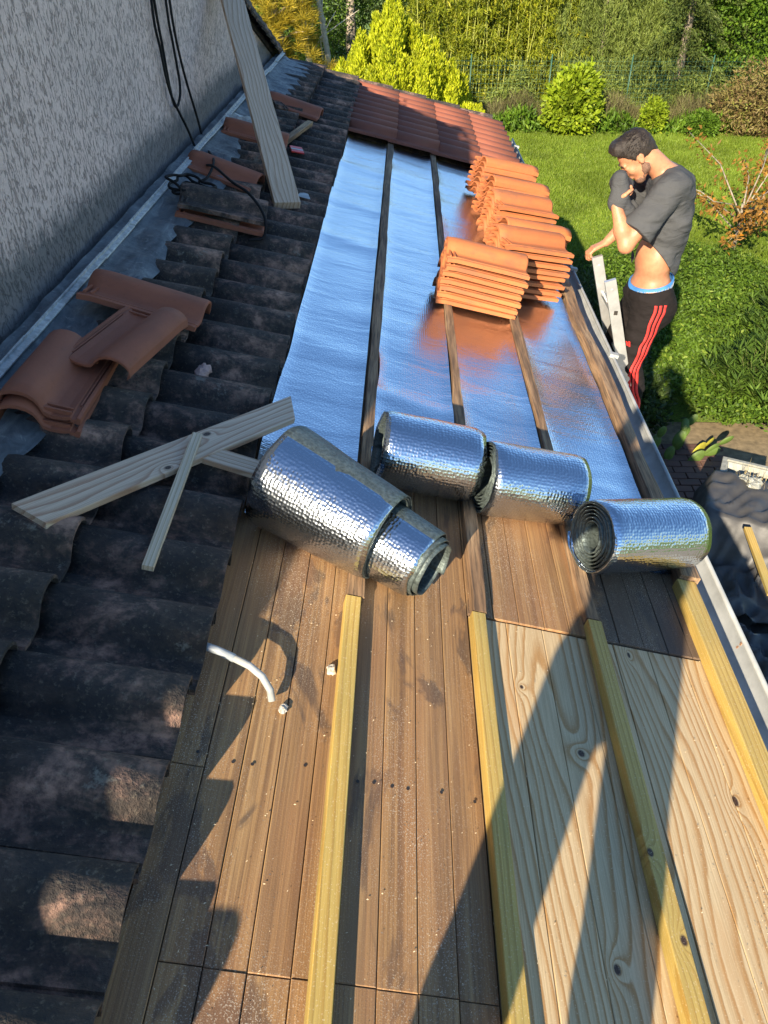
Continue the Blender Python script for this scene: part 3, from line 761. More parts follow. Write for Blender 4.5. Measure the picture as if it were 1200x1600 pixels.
# torn white piece near the foot of the leaning board
mb = MB(); mb.add([(-0.03, 0, 0), (0.05, -0.01, 0.004), (0.03, 0.05, 0.012), (-0.02, 0.09, 0.002), (-0.03, 0, .003), (0.05, -0.01, 0.007), (0.03, 0.05, 0.015), (-0.02, 0.09, 0.005)], [(3, 2, 1, 0), (4, 5, 6, 7), (0, 1, 5, 4), (1, 2, 6, 5), (2, 3, 7, 6), (3, 0, 4, 7)])
tag(mb.build('plastic_shard', M['white'], None, roofM(-0.655, 4.78, 0.10)), 'small torn white piece beside the foot of the leaning board', 'scrap')
pk = empty('plastic_packet', roofM(-0.80, 5.72, 0.115, 0.3, 0.1), 'little red and white plastic packet on the old tiles near the leaning board', 'packet')
mb = MB(); mb.box(-0.045, 0.045, -0.05, 0.05, 0, 0.010, bev=0.003); mb.build('wrapper', M['red'], pk)
mb = MB(); mb.box(-0.043, 0.043, -0.016, 0.004, 0.0095, 0.0115); mb.build('white_band', M['white'], pk)
pk = empty('torn_bag', roofM(-1.20, 5.99, 0.13, 0.1), 'crumpled clear and red bag beside the strip behind the half hidden tile', 'bag')
V = []; F = []
for j in range(7):
    for i in range(9): V.append((0.03*i-0.12, 0.022*j-0.07, 0.02+0.022*vnoise([[i*1.3, j*1.7, 2.2]])[0]+0.02*math.sin(math.pi*j/6)))
F = [(j*9+i, j*9+i+1, (j+1)*9+i+1, (j+1)*9+i) for j in range(6) for i in range(8)]
o = ob('film', mesh('film', V, F, M['white']), pk); o.modifiers.new('t', 'SOLIDIFY').thickness = 0.002
mb = MB(); mb.box(-0.09, 0.02, -0.075, -0.050, 0.0, 0.02, bev=0.003); mb.build('red_seam', M['red'], pk)

# grey white conduit
cd = empty('conduit_pipe', ROOF, 'grey and white bent conduit pipe poking from under the tiles over the deck', 'pipe')
P0 = [(-0.545, 1.275, 0.070), (-0.47, 1.262, 0.068), (-0.425, 1.249, 0.066)]; P1 = [(-0.425, 1.249, 0.066), (-0.385, 1.236, 0.064), (-0.350, 1.218, 0.055), (-0.325, 1.198, 0.036), (-0.315, 1.182, 0.016)]
mb = MB(); mb.tube(P0, 0.0105, 10); mb.build('sleeve', M['grey'], cd, smooth=True)
mb = MB(); mb.tube(P1, 0.0092, 10); mb.build('hose', M['white'], cd, smooth=True)
def crumb(name, u, v, s, label, seed, m=None):
    V = []; F = []; n = 7
    for j in range(n+1):
        for i in range(n*2):
            a = math.pi*j/n; b = math.pi*i/n; d = Vector((math.sin(a)*math.cos(b), math.sin(a)*math.sin(b), math.cos(a)))
            r = s*(1+0.5*vnoise([[d.x*2+seed, d.y*2, d.z*2]])[0]); V.append((d.x*r*1.0, d.y*r*1.35, d.z*r*0.7+s*0.55))
    for j in range(n):
        for i in range(2*n): F.append((j*2*n+i, (j+1)*2*n+i, (j+1)*2*n+(i+1) % (2*n), j*2*n+(i+1) % (2*n)))
    tag(ob(name, mesh(name, V, F, m or M['plaster']), None, roofM(u, v, 0.001)), label, 'debris')
crumb('plaster_crumb', -0.285, 1.172, 0.011, 'pale crumb of plaster on the planks by the conduit pipe end', 3)
crumb('plaster_crumb', -0.178, 1.318, 0.012, 'pale crumb of plaster against the leftmost yellow batten', 9)
tag(bpy.data.objects['plaster_crumb'], cat='debris')
crumb('mortar_lump', -0.645, 2.52, 0.030, 'pinkish mortar lump lying on the old tiles right of the loose tiles', 5, plain('pink mortar', (0.42, 0.28, 0.24), 0.95))
bpy.data.objects['mortar_lump'].matrix_basis = roofM(-0.77, 2.50, 0.085)
# sawdust and chips
N = 1100
cu = rng.uniform(-0.48, 1.0, N); cv = rng.gamma(2.0, 0.55, N) + 0.3
k = cv < 2.0; cu, cv = cu[k], cv[k]; N = len(cu)
extra = 1500; cu = np.r_[cu, rng.normal(0.93, 0.05, extra)]; cv = np.r_[cv, rng.normal(0.55, 0.18, extra)]; N = len(cu)
an = rng.uniform(0, math.pi, N); ln = rng.uniform(0.0008, 0.0035, N); wd_ = rng.uniform(0.0005, 0.0013, N)
dx, dy = np.cos(an), np.sin(an); zz = 0.0035 + rng.uniform(0, 0.002, N)
V = np.stack([np.c_[cu+dx*ln, cv+dy*ln, zz], np.c_[cu-dy*wd_, cv+dx*wd_, zz+0.0012], np.c_[cu-dx*ln, cv-dy*ln, zz], np.c_[cu+dy*wd_, cv-dx*wd_, zz+0.0002]], 1).reshape(-1, 3)
F = np.arange(N*4).reshape(-1, 4)
tag(ob('sawdust', fast_mesh('sawdust', V, F, plain('sawdust', (0.68, 0.55, 0.36), 0.9)), None, ROOF), 'pale sawdust and wood chips scattered over the deck boards', 'sawdust', kind='stuff')
# small black tool between two coils
tl = empty('hand_tool', roofM(0.655, 2.27, 0.03, 0.3), 'small black hand tool with a red spot lying between two foil coils', 'tool')
mb = MB(); mb.box(-0.035, 0.035, -0.09, 0.05, 0, 0.055, bev=0.010); mb.build('body', M['black'], tl)
mb = MB(); mb.tube([(0, -0.02, 0.05), (0.01, 0.02, 0.085), (0.0, 0.09, 0.075)], [0.016, 0.014, 0.012], 8); mb.build('handle', M['black'], tl, smooth=True)
mb = MB(); mb.box(-0.008, 0.008, -0.065, -0.045, 0.054, 0.058); mb.build('red_button', M['red'], tl)

# ------------------------------------------------------------------ cable
def catmull(P, n=10):
    P = [Vector(p) for p in P]; P = [P[0]*2-P[1]] + P + [P[-1]*2-P[-2]]; out = []
    for i in range(1, len(P)-2):
        for k in range(n):
            t = k/n; a, b, c, d = P[i-1:i+3]
            out.append(0.5*((2*b)+(c-a)*t+(2*a-5*b+4*c-d)*t*t+(3*b-a-3*c+d)*t**3))
    out.append(P[-2]); return out
cb = empty('power_cable', None, 'black cable hanging in a loop down the rendered wall and coiled on the tiles', 'cable')
X0 = WX+0.02
c1 = [(X0, 4.95, 4.6), (X0+.005, 4.78, 3.93), (X0+.008, 4.80, 3.72), (X0+.01, 4.86, 3.50), (X0+.03, 5.05, 3.27), (X0+.10, 5.0, 3.10), tuple(rw(-1.13, 4.42, 0.25)), tuple(rw(-0.99, 4.20, 0.262)), tuple(rw(-0.88, 4.08, 0.262)), tuple(rw(-0.78, 3.97, 0.21)), tuple(rw(-0.76, 3.90, 0.13)), tuple(rw(-0.83, 3.86, 0.11))]
c2 = [(X0, 5.2, 4.6), (X0+.008, 5.06, 3.92), (X0+.008, 5.08, 3.70), (X0+.008, 5.10, 3.50), (X0+.006, 5.02, 3.42), (X0+.006, 4.93, 3.42), (X0+.006, 4.88, 3.52), (X0+.006, 4.86, 3.72), (X0+.006, 4.84, 4.0), (X0, 5.0, 4.6)]
c3 = [(X0, 5.22, 4.6), (X0+.01, 5.13, 3.92), (X0+.01, 5.20, 3.60), (X0+.02, 5.36, 3.28), (X0+.06, 5.30, 3.13), tuple(rw(-1.19, 4.75, 0.19)), tuple(rw(-1.17, 4.50, 0.165)), tuple(rw(-1.20, 4.42, 0.15))]
coil = []
for k in range(40):
    a = 0.4+k*0.46; r = 0.085+0.02*math.sin(k*1.9); coil.append(tuple(rw(-1.195+r*1.05*math.cos(a)+0.02*math.sin(k*.3), 4.17+r*1.5*math.sin(a), 0.165+0.0016*k+0.008*math.sin(k*.8))))
for nm_, c in (('hanging_lead', c1), ('hanging_lead', c2), ('hanging_lead', c3), ('coil', coil)):
    mb = MB(); mb.tube(catmull(c, 8 if nm_ != 'coil' else 3), 0.0075, 7); mb.build(nm_, M['black'], cb, smooth=True)

# ------------------------------------------------------------------ ladder
def ladder():
    l = empty('ladder', Matrix.Translation((2.03, 4.67, 0)), 'aluminium ladder standing in the garden and leaning on the gutter under the man', 'ladder')
    base = Vector((2.03, 4.67, 0)); Z0 = 0.0
    def at(z): return 1.190 + (2.6-z)*0.323
    for yy, zt in ((4.47, 2.575), (4.87, 2.575)):
        mb = MB(); x0, x1 = at(zt), at(Z0); d = Vector((x1-x0, 0, Z0-zt)).normalized(); nrm = Vector((-d.z, 0, d.x))
        # box stile: broad face toward the camera
        V = []
        for p in (Vector((x0, yy, zt)), Vector((x1, yy, Z0))):
            for (a, b) in ((-0.0, -0.013), (0.066, -0.013), (0.066, 0.013), (0.0, 0.013)):
                V.append(tuple(p + nrm*a*(1 if nrm.x > 0 else -1) + Vector((0, b, 0)) - base))
        mb.add(V, [(0, 1, 2, 3), (7, 6, 5, 4), (0, 4, 5, 1), (1, 5, 6, 2), (2, 6, 7, 3), (3, 7, 4, 0)])
        st = mb.build('stile', M['alu'], l)
        bb = MB(); q = Vector((x0, yy-0.013, zt)) + d*0.06 + nrm*0.036*(1 if nrm.x > 0 else -1) - base; bb.tube([q, q+Vector((0, -0.005, 0))], 0.007, 8); bb.build('bolt', M['alu'], st)
        if yy < 4.6:
            bb = MB(); q = Vector((x0, yy-0.0135, zt)) + d*0.21 + nrm*0.036*(1 if nrm.x > 0 else -1) - base
            bb.box(q.x-.011, q.x+.011, q.y-.002, q.y, q.z-.013, q.z+.013); bb.build('slot', M['dark'], st)
    z = 2.36
    while z > 0.2:
        mb = MB(); mb.tube([Vector((at(z)+0.036, 4.46, z-.01))-base, Vector((at(z)+0.036, 4.88, z-.01))-base], 0.016, 8); mb.build('rung', M['alu'], l, smooth=True); z -= 0.28
ladder()

# ------------------------------------------------------------------ smooth bodies from blended capsules
class Field:
    """distance field on a grid; shapes melt together, then become one surface"""
    def __init__(s, lo, hi, h):
        s.lo = np.array(lo, float); s.h = h; s.n = np.ceil((np.array(hi)-s.lo)/h).astype(int)+1
        s.g = np.full(s.n, 1.0, np.float32)
    def _box(s, lo, hi):
        a = np.clip(np.floor((np.array(lo)-s.lo)/s.h).astype(int), 0, s.n-1); b = np.clip(np.ceil((np.array(hi)-s.lo)/s.h).astype(int)+1, 1, s.n)
        ax = [s.lo[i]+s.h*np.arange(a[i], b[i]) for i in range(3)]
        return (slice(a[0], b[0]), slice(a[1], b[1]), slice(a[2], b[2])), np.meshgrid(*ax, indexing='ij')
    def _put(s, sl_, d, k, sub=False):
        g = s.g[sl_]
        if sub:
            hh = np.clip(0.5-0.5*(g+d)/k, 0, 1); s.g[sl_] = g*(1-hh)+(-d)*hh + k*hh*(1-hh); return
        hh = np.clip(0.5+0.5*(g-d)/k, 0, 1); s.g[sl_] = g*(1-hh)+d*hh - k*hh*(1-hh)
    def cap(s, a, b, ra, rb, k=0.02, sq=None, sub=False):
        """tapered capsule; sq = (dir, factor) flattens across dir"""
        a = np.array(a, float); b = np.array(b, float); m = max(ra, rb)+0.10+k
        sl_, (X, Y, Z) = s._box(np.minimum(a, b)-m, np.maximum(a, b)+m)
        ab = b-a; L = max(ab@ab, 1e-9); t = np.clip(((X-a[0])*ab[0]+(Y-a[1])*ab[1]+(Z-a[2])*ab[2])/L, 0, 1)
        dx, dy, dz = X-a[0]-t*ab[0], Y-a[1]-t*ab[1], Z-a[2]-t*ab[2]
        if sq:
            u = np.array(sq[0], float); u /= np.linalg.norm(u); p = dx*u[0]+dy*u[1]+dz*u[2]; f = sq[1]
            dx, dy, dz = dx+u[0]*p*(f-1), dy+u[1]*p*(f-1), dz+u[2]*p*(f-1)
        d = np.sqrt(dx*dx+dy*dy+dz*dz)-(ra+(rb-ra)*t); 
        if sq and sq[1] > 1: d = d/ (1+(sq[1]-1)*0.5)
        s._put(sl_, d.astype(np.float32), k, sub); return s
    def ell(s, c, r, axes=None, k=0.02, sub=False):
        c = np.array(c, float); r = np.array(r, float); m = r.max()+0.08+k; sl_, (X, Y, Z) = s._box(c-m, c+m)
        A = np.eye(3) if axes is None else np.array(axes, float)
        P = [(X-c[0])*A[i][0]+(Y-c[1])*A[i][1]+(Z-c[2])*A[i][2] for i in range(3)]
        q = np.sqrt(sum((P[i]/r[i])**2 for i in range(3))); q2 = np.sqrt(sum((P[i]/r[i]**2)**2 for i in range(3)))+1e-6
        d = q*(q-1)/q2; s._put(sl_, d.astype(np.float32), k, sub); return s
    def half(s, p, nrm, k=0.004):
        """keep only the side of the plane the normal points away from"""
        p = np.array(p, float); nrm = np.array(nrm, float); nrm /= np.linalg.norm(nrm)
        sl_, (X, Y, Z) = s._box(s.lo, s.lo+s.h*s.n); d = (X-p[0])*nrm[0]+(Y-p[1])*nrm[1]+(Z-p[2])*nrm[2]
        s.g = np.maximum(s.g, d.astype(np.float32)); return s
    def noise(s, amp, sc, seed=0):
        sl_, (X, Y, Z) = s._box(s.lo, s.lo+s.h*s.n); near = np.abs(s.g) < amp*2+s.h*3
        P = np.c_[X[near]*sc[0], Y[near]*sc[1], Z[near]*sc[2]]; s.g[near] += (amp*vnoise(P, seed)).astype(np.float32); return s
    def val(s, P):
        q = np.clip((np.asarray(P)-s.lo)/s.h, 0, s.n-1.001); i = q.astype(int); f = q-i; r = 0
        for a in (0, 1):
            for b in (0, 1):
                for c in (0, 1):
                    w = (f[:, 0] if a else 1-f[:, 0])*(f[:, 1] if b else 1-f[:, 1])*(f[:, 2] if c else 1-f[:, 2])
                    r = r + w*s.g[i[:, 0]+a, i[:, 1]+b, i[:, 2]+c]
        return r
    def mesh(s, name, m, origin=(0, 0, 0)):
        g = s.g; ins = g < 0; nx, ny, nz = g.shape
        c = [ins[a:nx-1+a, b:ny-1+b, d:nz-1+d] for a in (0, 1) for b in (0, 1) for d in (0, 1)]
        cnt = sum(x.astype(np.int8) for x in c); act = (cnt > 0) & (cnt < 8)
        idx = -np.ones(act.shape, int); ii = np.argwhere(act); idx[act] = np.arange(len(ii))
        acc = np.zeros((len(ii), 3)); num = np.zeros(len(ii))
        corners = [(a, b, d) for a in (0, 1) for b in (0, 1) for d in (0, 1)]
        gv = {q: g[ii[:, 0]+q[0], ii[:, 1]+q[1], ii[:, 2]+q[2]] for q in corners}
        for p in corners:
            for ax in range(3):
                if p[ax] == 0:
                    q = list(p); q[ax] = 1; q = tuple(q); a, b = gv[p], gv[q]; x = (a < 0) != (b < 0)
                    t = np.where(x, a/np.where(x, a-b, 1), 0); pos = np.tile(np.array(p, float), (len(ii), 1)); pos[:, ax] = t
                    acc[x] += pos[x]; num[x] += 1
        V = s.lo + s.h*(ii + acc/np.maximum(num, 1)[:, None]) - np.array(origin)
        F = []
        for ax in range(3):
            o1, o2 = (ax+1) % 3, (ax+2) % 3
            A = ins; sl0 = [slice(1, -1)]*3; sl1 = [slice(1, -1)]*3; sl0[ax] = slice(0, -1); sl1[ax] = slice(1, None)
            e0, e1 = A[tuple(sl0)], A[tuple(sl1)]; x = np.argwhere(e0 != e1)
            if not len(x): continue
            st = e0[tuple(x.T)]; base = x.copy(); base[:, o1] += 1; base[:, o2] += 1
            def cell(d1, d2):
                q = base.copy(); q[:, o1] += d1; q[:, o2] += d2; return idx[q[:, 0], q[:, 1], q[:, 2]]
            a, b, cc, d = cell(-1, -1), cell(0, -1), cell(0, 0), cell(-1, 0)
            q = np.stack([a, b, cc, d], 1); q[~st] = q[~st][:, ::-1]; F.append(q)
        F = np.concatenate(F); F = F[(F >= 0).all(1)]
        return fast_mesh(name, V, F, m, True)

def skin_mat(name, c, c2):
    m = Mat(name, 0.5); n = m.noise(m.obj(), 13, 4, 0.6); m.color(m.mix(m.ramp(n, [(0.35, 0.0), (0.65, 1.0)]), c, c2))
    m.b.inputs['Subsurface Weight'].default_value = 0.12; m.b.inputs['Subsurface Radius'].default_value = (0.01, 0.004, 0.002); m.b.inputs['Subsurface Scale'].default_value = 0.6
    bl = m.noise(m.obj(), 38, 4, 0.65); m.color(m.mix(m.ramp(bl, [(0.45, 0.0), (0.7, 0.45)]), m.b.inputs['Base Color'].links[0].from_socket, tuple(x*0.72 for x in c2))); m.bump(m.noise(m.obj(), 180, 3, 0.6), 0.25, 0.0015); return m.m
def cloth_mat(name, c, wr=0.35):
    m = Mat(name, 0.9); co = m.obj(); n = m.noise(co, 9, 4, 0.6); m.color(m.mix(n, tuple(x*0.8 for x in c), tuple(x*1.15 for x in c)))
    w = m.noise(m.scale(co, (9, 9, 22)), 1, 3, 0.5, 1.2); p = m.bump(w, wr, 0.012); m.bump(m.noise(co, 700, 2, 0.5), 0.12, 0.001, p)
    m.b.inputs['Specular IOR Level'].default_value = 0.15; return m.m
M['skin'] = skin_mat('tanned skin', (0.50, 0.235, 0.125), (0.44, 0.185, 0.098))
M['belly'] = M['skin']
M['shirt'] = cloth_mat('faded charcoal cotton', (0.070, 0.072, 0.076), 0.9)
M['trous'] = cloth_mat('black tracksuit cloth', (0.016, 0.013, 0.013), 0.8)
M['hair'] = plain('dark brown hair', (0.022, 0.015, 0.011), 0.62, 0, 200, 0.6, 1.0)
M['beard'] = plain('short dark stubble', (0.16, 0.085, 0.055), 0.8, 0, 260, 0.6, 0.6)
M['blue'] = plain('blue elastic', (0.05, 0.20, 0.50), 0.7)
M['redcloth'] = plain('red stripe cloth', (0.70, 0.035, 0.03), 0.75)
M['lip'] = plain('lip', (0.40, 0.15, 0.11), 0.5); M['eye'] = plain('eye', (0.75, 0.72, 0.68), 0.2); M['shoe'] = plain('work shoe', (0.05, 0.045, 0.04), 0.7)

def hand(F, wrist, palm_dir, palm_nrm, side, curl, s=1.0, k=0.006, spread=0.10):
    """palm and five bent fingers; palm_dir = toward the fingers, palm_nrm = out of the palm, side = toward the thumb"""
    w = np.array(wrist, float); d = np.array(palm_dir, float); d /= np.linalg.norm(d); nn = np.array(palm_nrm, float); nn -= d*(nn@d); nn /= np.linalg.norm(nn)
    t = np.cross(d, nn)*side
    for q in (-0.026, -0.009, 0.009, 0.026):
        F.cap(w+t*q*0.55*s+d*0.008*s, w+t*q*s+d*0.080*s, 0.0135*s, 0.0115*s, 0.010)
    Ls = ((0.026, 0.043, 0.026, 0.020), (0.009, 0.047, 0.030, 0.021), (-0.009, 0.043, 0.027, 0.020), (-0.026, 0.034, 0.021, 0.018))
    for i, (q, l1, l2, l3) in enumerate(Ls):
        p = w+t*q*s+d*0.080*s; ang = 0; dd = d + t*q*spread*8
        for j, l in enumerate((l1, l2, l3)):
            ang += curl[j]*(1+0.07*i); v = dd*math.cos(ang)+nn*math.sin(ang); v /= np.linalg.norm(v); e = p+v*l*s
            F.cap(p, e, (0.0092-0.0009*j)*s, (0.0086-0.0011*j)*s, k); p = e
    p = w+t*0.022*s+d*0.018*s; v = t*0.75+d*0.55+nn*0.35; v /= np.linalg.norm(v); e = p+v*0.040*s; F.cap(p, e, 0.0140*s, 0.0112*s, 0.008)
    v2 = d*0.85+nn*0.45+t*0.15; v2 /= np.linalg.norm(v2); e2 = e+v2*0.030*s; F.cap(e, e2, 0.0108*s, 0.0095*s, k); v3 = d*0.8+nn*0.7-t*0.1; v3 /= np.linalg.norm(v3); F.cap(e2, e2+v3*0.022*s, 0.0095*s, 0.0078*s, k)

def worker():
    Yc = 4.65; base = (1.60, Yc, 1.50)
    Pn = empty('person', Matrix.Translation(base), 'man on the ladder lifting his grey t-shirt to his face, red striped black trousers', 'person')
    T = np.array((-0.74, 0.0, 0.67)); T /= np.linalg.norm(T); Fd = np.array((-0.67, -0.06, -0.74)); Fd -= T*(Fd@T); Fd /= np.linalg.norm(Fd); S = np.cross(T, Fd)   # sideways
    C = np.array((1.290, Yc-0.01, 3.235)); ax = (Fd, S, T)
    def H(f, s_, t): return C+Fd*f+S*s_+T*t
    lo, hi = (0.95, 4.20, 1.40), (1.95, 5.15, 3.50)
    near = 1 if S[1] < 0 else -1                       # sign of the side toward the camera
    def torso(F, o=0.0, k=0.05):
        F.ell((1.535, Yc, 2.47), (0.125+o, 0.165+o, 0.12+o), k=k)
        F.ell((1.520, Yc, 2.66), (0.110+o, 0.145+o, 0.16+o), k=k)
        F.ell((1.545, Yc, 2.90), (0.125+o, 0.170+o, 0.19+o), axes=((0.98, 0, 0.2), (0, 1, 0), (-0.2, 0, 0.98)), k=k)
        F.ell((1.530, Yc, 3.06), (0.110+o, 0.175+o, 0.10+o), k=k)
        F.cap((1.50, Yc-0.15, 3.105), (1.50, Yc+0.15, 3.105), 0.066+o, 0.066+o, k)
    Lsh, Lel, Lwr = (1.455, 4.465, 3.085), (1.262, 4.395, 2.815), (1.180, 4.475, 3.030)
    Rsh, Rel, Rwr = (1.455, 4.835, 3.085), (1.455, 5.010, 2.800), (1.290, 4.940, 2.650)
    Lh, Lk, La = (1.530, 4.555, 2.42), (1.468, 4.530, 2.020), (1.560, 4.540, 1.600)
    Rh, Rk, Ra = (1.530, 4.745, 2.42), (1.420, 4.770, 2.040), (1.545, 4.765, 1.610)
    B = Field(lo, hi, 0.0065); torso(B)
    B.cap((1.50, Yc, 3.12), H(-0.045, 0, -0.05), 0.066, 0.058, 0.03)           # neck
    B.ell(H(-0.012, 0, 0.030), (0.098, 0.076, 0.090), ax, 0.02)                # skull
    B.ell(H(0.028, 0, -0.045), (0.066, 0.060, 0.075), ax, 0.02)                # face
    B.cap(H(0.060, -0.018, -0.108), H(0.060, 0.018, -0.108), 0.022, 0.022, 0.02) # chin
    B.cap(H(0.00, -0.050, -0.075), H(0.050, -0.022, -0.110), 0.022, 0.018, 0.02); B.cap(H(0.00, 0.050, -0.075), H(0.050, 0.022, -0.110), 0.022, 0.018, 0.02)
    B.cap(H(0.085, 0, 0.004), H(0.112, 0, -0.040), 0.010, 0.0135, 0.012)       # nose
    B.cap(H(0.104, -0.012, -0.044), H(0.104, 0.012, -0.044), 0.009, 0.009, 0.008)
    B.cap(H(0.080, -0.035, 0.012), H(0.080, 0.035, 0.012), 0.012, 0.012, 0.014) # brow
    B.ell(H(0.088, 0.030, -0.006), (0.012, 0.016, 0.010), ax, 0.010, sub=True); B.ell(H(0.088, -0.030, -0.006), (0.012, 0.016, 0.010), ax, 0.010, sub=True)
    for sg in (1, -1):
        B.ell(H(0.078, 0.030*sg, -0.006), (0.013, 0.015, 0.012), ax, 0.003)
        e = H(-0.005, 0.074*sg, -0.010)
        B.ell(e, (0.016, 0.010, 0.031), (Fd*0.95+T*0.3, S, T*0.95-Fd*0.3), 0.008); B.ell(e+S*sg*0.009, (0.008, 0.006, 0.018), ax, 0.005, sub=True)
        B.ell(H(0.062, 0.038*sg, -0.032), (0.022, 0.020, 0.020), ax, 0.02)     # cheekbone
    B.cap(H(0.088, -0.022, -0.071), H(0.088, 0.022, -0.071), 0.0085, 0.0085, 0.008); 
    for (sh, el, wr) in ((Lsh, Lel, Lwr), (Rsh, Rel, Rwr)):
        sh, el, wr = map(np.array, (sh, el, wr))
        B.cap(sh, sh+(el-sh)*0.45, 0.058, 0.050, 0.035); B.cap(sh+(el-sh)*0.45, el, 0.050, 0.041, 0.03)
        B.cap(el, el+(wr-el)*0.35, 0.042, 0.045, 0.02); B.cap(el+(wr-el)*0.35, wr, 0.044, 0.027, 0.025)
    hand(B, Lwr, (0.30, 0.35, 0.75), (0.9, 0.1, -0.3), -1, (1.1, 1.3, 0.8))
    hand(B, Rwr, (-0.80, -0.10, -0.35), (-0.25, -0.1, -0.95), -1, (0.35, 0.85, 0.75), 1.05)
    for (h_, k_, a_) in ((Lh, Lk, La), (Rh, Rk, Ra)):
        B.cap(h_, k_, 0.085, 0.055, 0.04); kk, aa = np.array(k_), np.array(a_); B.cap(kk, kk+(aa-kk)*0.35+np.array((0.015, 0, 0)), 0.053, 0.054, 0.02); B.cap(kk+(aa-kk)*0.35+np.array((0.015, 0, 0)), aa, 0.054, 0.036, 0.02)
        B.cap(aa, aa+np.array((-0.13, 0, -0.055)), 0.036, 0.028, 0.02)
    ob('body', B.mesh('body', M['skin'], base), Pn)
    # t-shirt: torso and sleeves, open at the waist where it is pulled up
    Sh = Field((1.0, 4.20, 2.45), (1.85, 5.15, 3.30), 0.0065); torso(Sh, 0.016, 0.045)
    Sh.cap((1.62, Yc, 2.80), (1.615, Yc, 2.63), 0.080, 0.070, 0.04, sq=((1, 0, 0), 1.2))
    for (sh, el) in ((Lsh, Lel), (Rsh, Rel)):
        sh, el = np.array(sh), np.array(el); d = (el-sh)/np.linalg.norm(el-sh); Sv = Field((1.0, 4.20, 2.45), (1.85, 5.15, 3.30), 0.0065)
        Sv.cap(sh-d*0.02, sh+(el-sh)*0.95, 0.080, 0.094, 0.01); Sv.half(sh+(el-sh)*0.74, d); Sh.g = np.minimum(Sh.g, Sv.g) if False else (lambda a, b, k: (np.clip(0.5+0.5*(b-a)/k, 0, 1)*a+(1-np.clip(0.5+0.5*(b-a)/k, 0, 1))*b-k*np.clip(0.5+0.5*(b-a)/k, 0, 1)*(1-np.clip(0.5+0.5*(b-a)/k, 0, 1))))(Sh.g, Sv.g, 0.018)
    Sh.noise(0.010, (8, 9, 22), 4); Sh.noise(0.005, (18, 16, 38), 8)
    # hem climbs from the back of the waist to the raised elbow
    Sl = Field((1.0, 4.20, 2.45), (1.85, 5.15, 3.30), 0.0065)
    sl_, (X, Y, Z) = Sl._box(Sl.lo, Sl.lo+Sl.h*Sl.n)
    hem = (2.565 + np.clip(1.66-X, 0, 1)*0.95 + 0.012*np.sin(X*22)) - Z
    armzone = (X < 1.395) | (np.abs(Y-Yc) > 0.205)
    hem = np.where(armzone, -1, hem); Sh.g = np.maximum(Sh.g, hem.astype(np.float32)/1.4)
    # neck opening
    Sh.cap((1.475, Yc, 3.16), (1.36, Yc, 3.26), 0.074, 0.085, 0.008, sub=True)
    ob('t_shirt', Sh.mesh('t_shirt', M['shirt'], base), Pn)
    # front of the shirt bunched over the hand at the face
    Bu = Field((1.0, 4.30, 2.80), (1.50, 4.85, 3.25), 0.006)
    Bu.cap((1.195, 4.500, 3.150), (1.200, 4.49, 3.03), 0.044, 0.050, 0.03); Bu.cap((1.20, 4.52, 3.12), (1.26, 4.58, 3.10), 0.040, 0.034, 0.03); Bu.cap((1.200, 4.49, 3.03), (1.315, 4.52, 2.915), 0.047, 0.040, 0.03); Bu.cap((1.19, 4.56, 3.11), (1.30, 4.64, 2.96), 0.040, 0.045, 0.03)
    Bu.cap((1.30, 4.60, 2.93), (1.42, 4.62, 2.90), 0.050, 0.06, 0.04)
    Bu.noise(0.008, (30, 22, 12), 12)
    ob('pulled_up_shirt_front', Bu.mesh('pulled_up_shirt_front', M['shirt'], base), Pn)
    # trousers
    Tr = Field((1.20, 4.30, 1.50), (1.80, 5.0, 2.60), 0.0065)
    Tr.ell((1.540, Yc, 2.425), (0.146, 0.178, 0.13), k=0.05); Tr.ell((1.585, Yc-0.07, 2.36), (0.110, 0.10, 0.12), k=0.05); Tr.ell((1.585, Yc+0.07, 2.36), (0.110, 0.10, 0.12), k=0.05)
    for (h_, k_, a_) in ((Lh, Lk, La), (Rh, Rk, Ra)):
        h_, k_, a_ = map(np.array, (h_, k_, a_)); Tr.cap(h_, k_, 0.108, 0.078, 0.05); Tr.cap(k_, k_+(a_-k_)*0.4+np.array((0.012, 0, 0)), 0.078, 0.074, 0.03); Tr.cap(k_+(a_-k_)*0.4+np.array((0.012, 0, 0)), a_, 0.072, 0.052, 0.03)
    Tr.noise(0.008, (13, 12, 24), 3); Tr.noise(0.004, (30, 26, 48), 6); Tr.half((1.53, Yc, 2.505), (-0.22, 0, 1)); Tr.half((1.5, Yc, 1.60), (0, 0, -1))
    ob('trousers', Tr.mesh('trousers', M['trous'], base), Pn)
    # waistband of the underwear with white lettering
    def band(x, y, o):  # ellipse around the waist
        return None
    nb = 64; V = []; F = []
    for i in range(nb):
        a = 2*math.pi*i/nb; x = 1.530+0.128*math.cos(a); y = Yc+0.160*math.sin(a); z = 2.500 + (x-1.53)*0.22
        V += [(x-base[0], y-base[1], z-0.020-base[2]), (x-base[0], y-base[1], z+0.026-base[2]), (1.530+0.118*math.cos(a)-base[0], Yc+0.150*math.sin(a)-base[1], z+0.027-base[2])]
    for i in range(nb):
        j = (i+1) % nb
        for q in range(2): F.append((i*3+q, j*3+q, j*3+q+1, i*3+q+1))
    wb = ob('underwear_waistband', mesh('underwear_waistband', V, F, M['blue'], True), Pn)
    fc = bpy.data.curves.new('waistband_lettering', 'FONT'); fc.body = 'UNDERWEAR OUR'; fc.size = 0.034; fc.extrude = 0.0008; fc.align_x = 'CENTER'; fc.space_character = 1.1
    fo = bpy.data.objects.new('tmp', fc); COL.objects.link(fo); bpy.context.view_layer.update()
    me = bpy.data.meshes.new_from_object(fo.evaluated_get(bpy.context.evaluated_depsgraph_get())); bpy.data.objects.remove(fo)
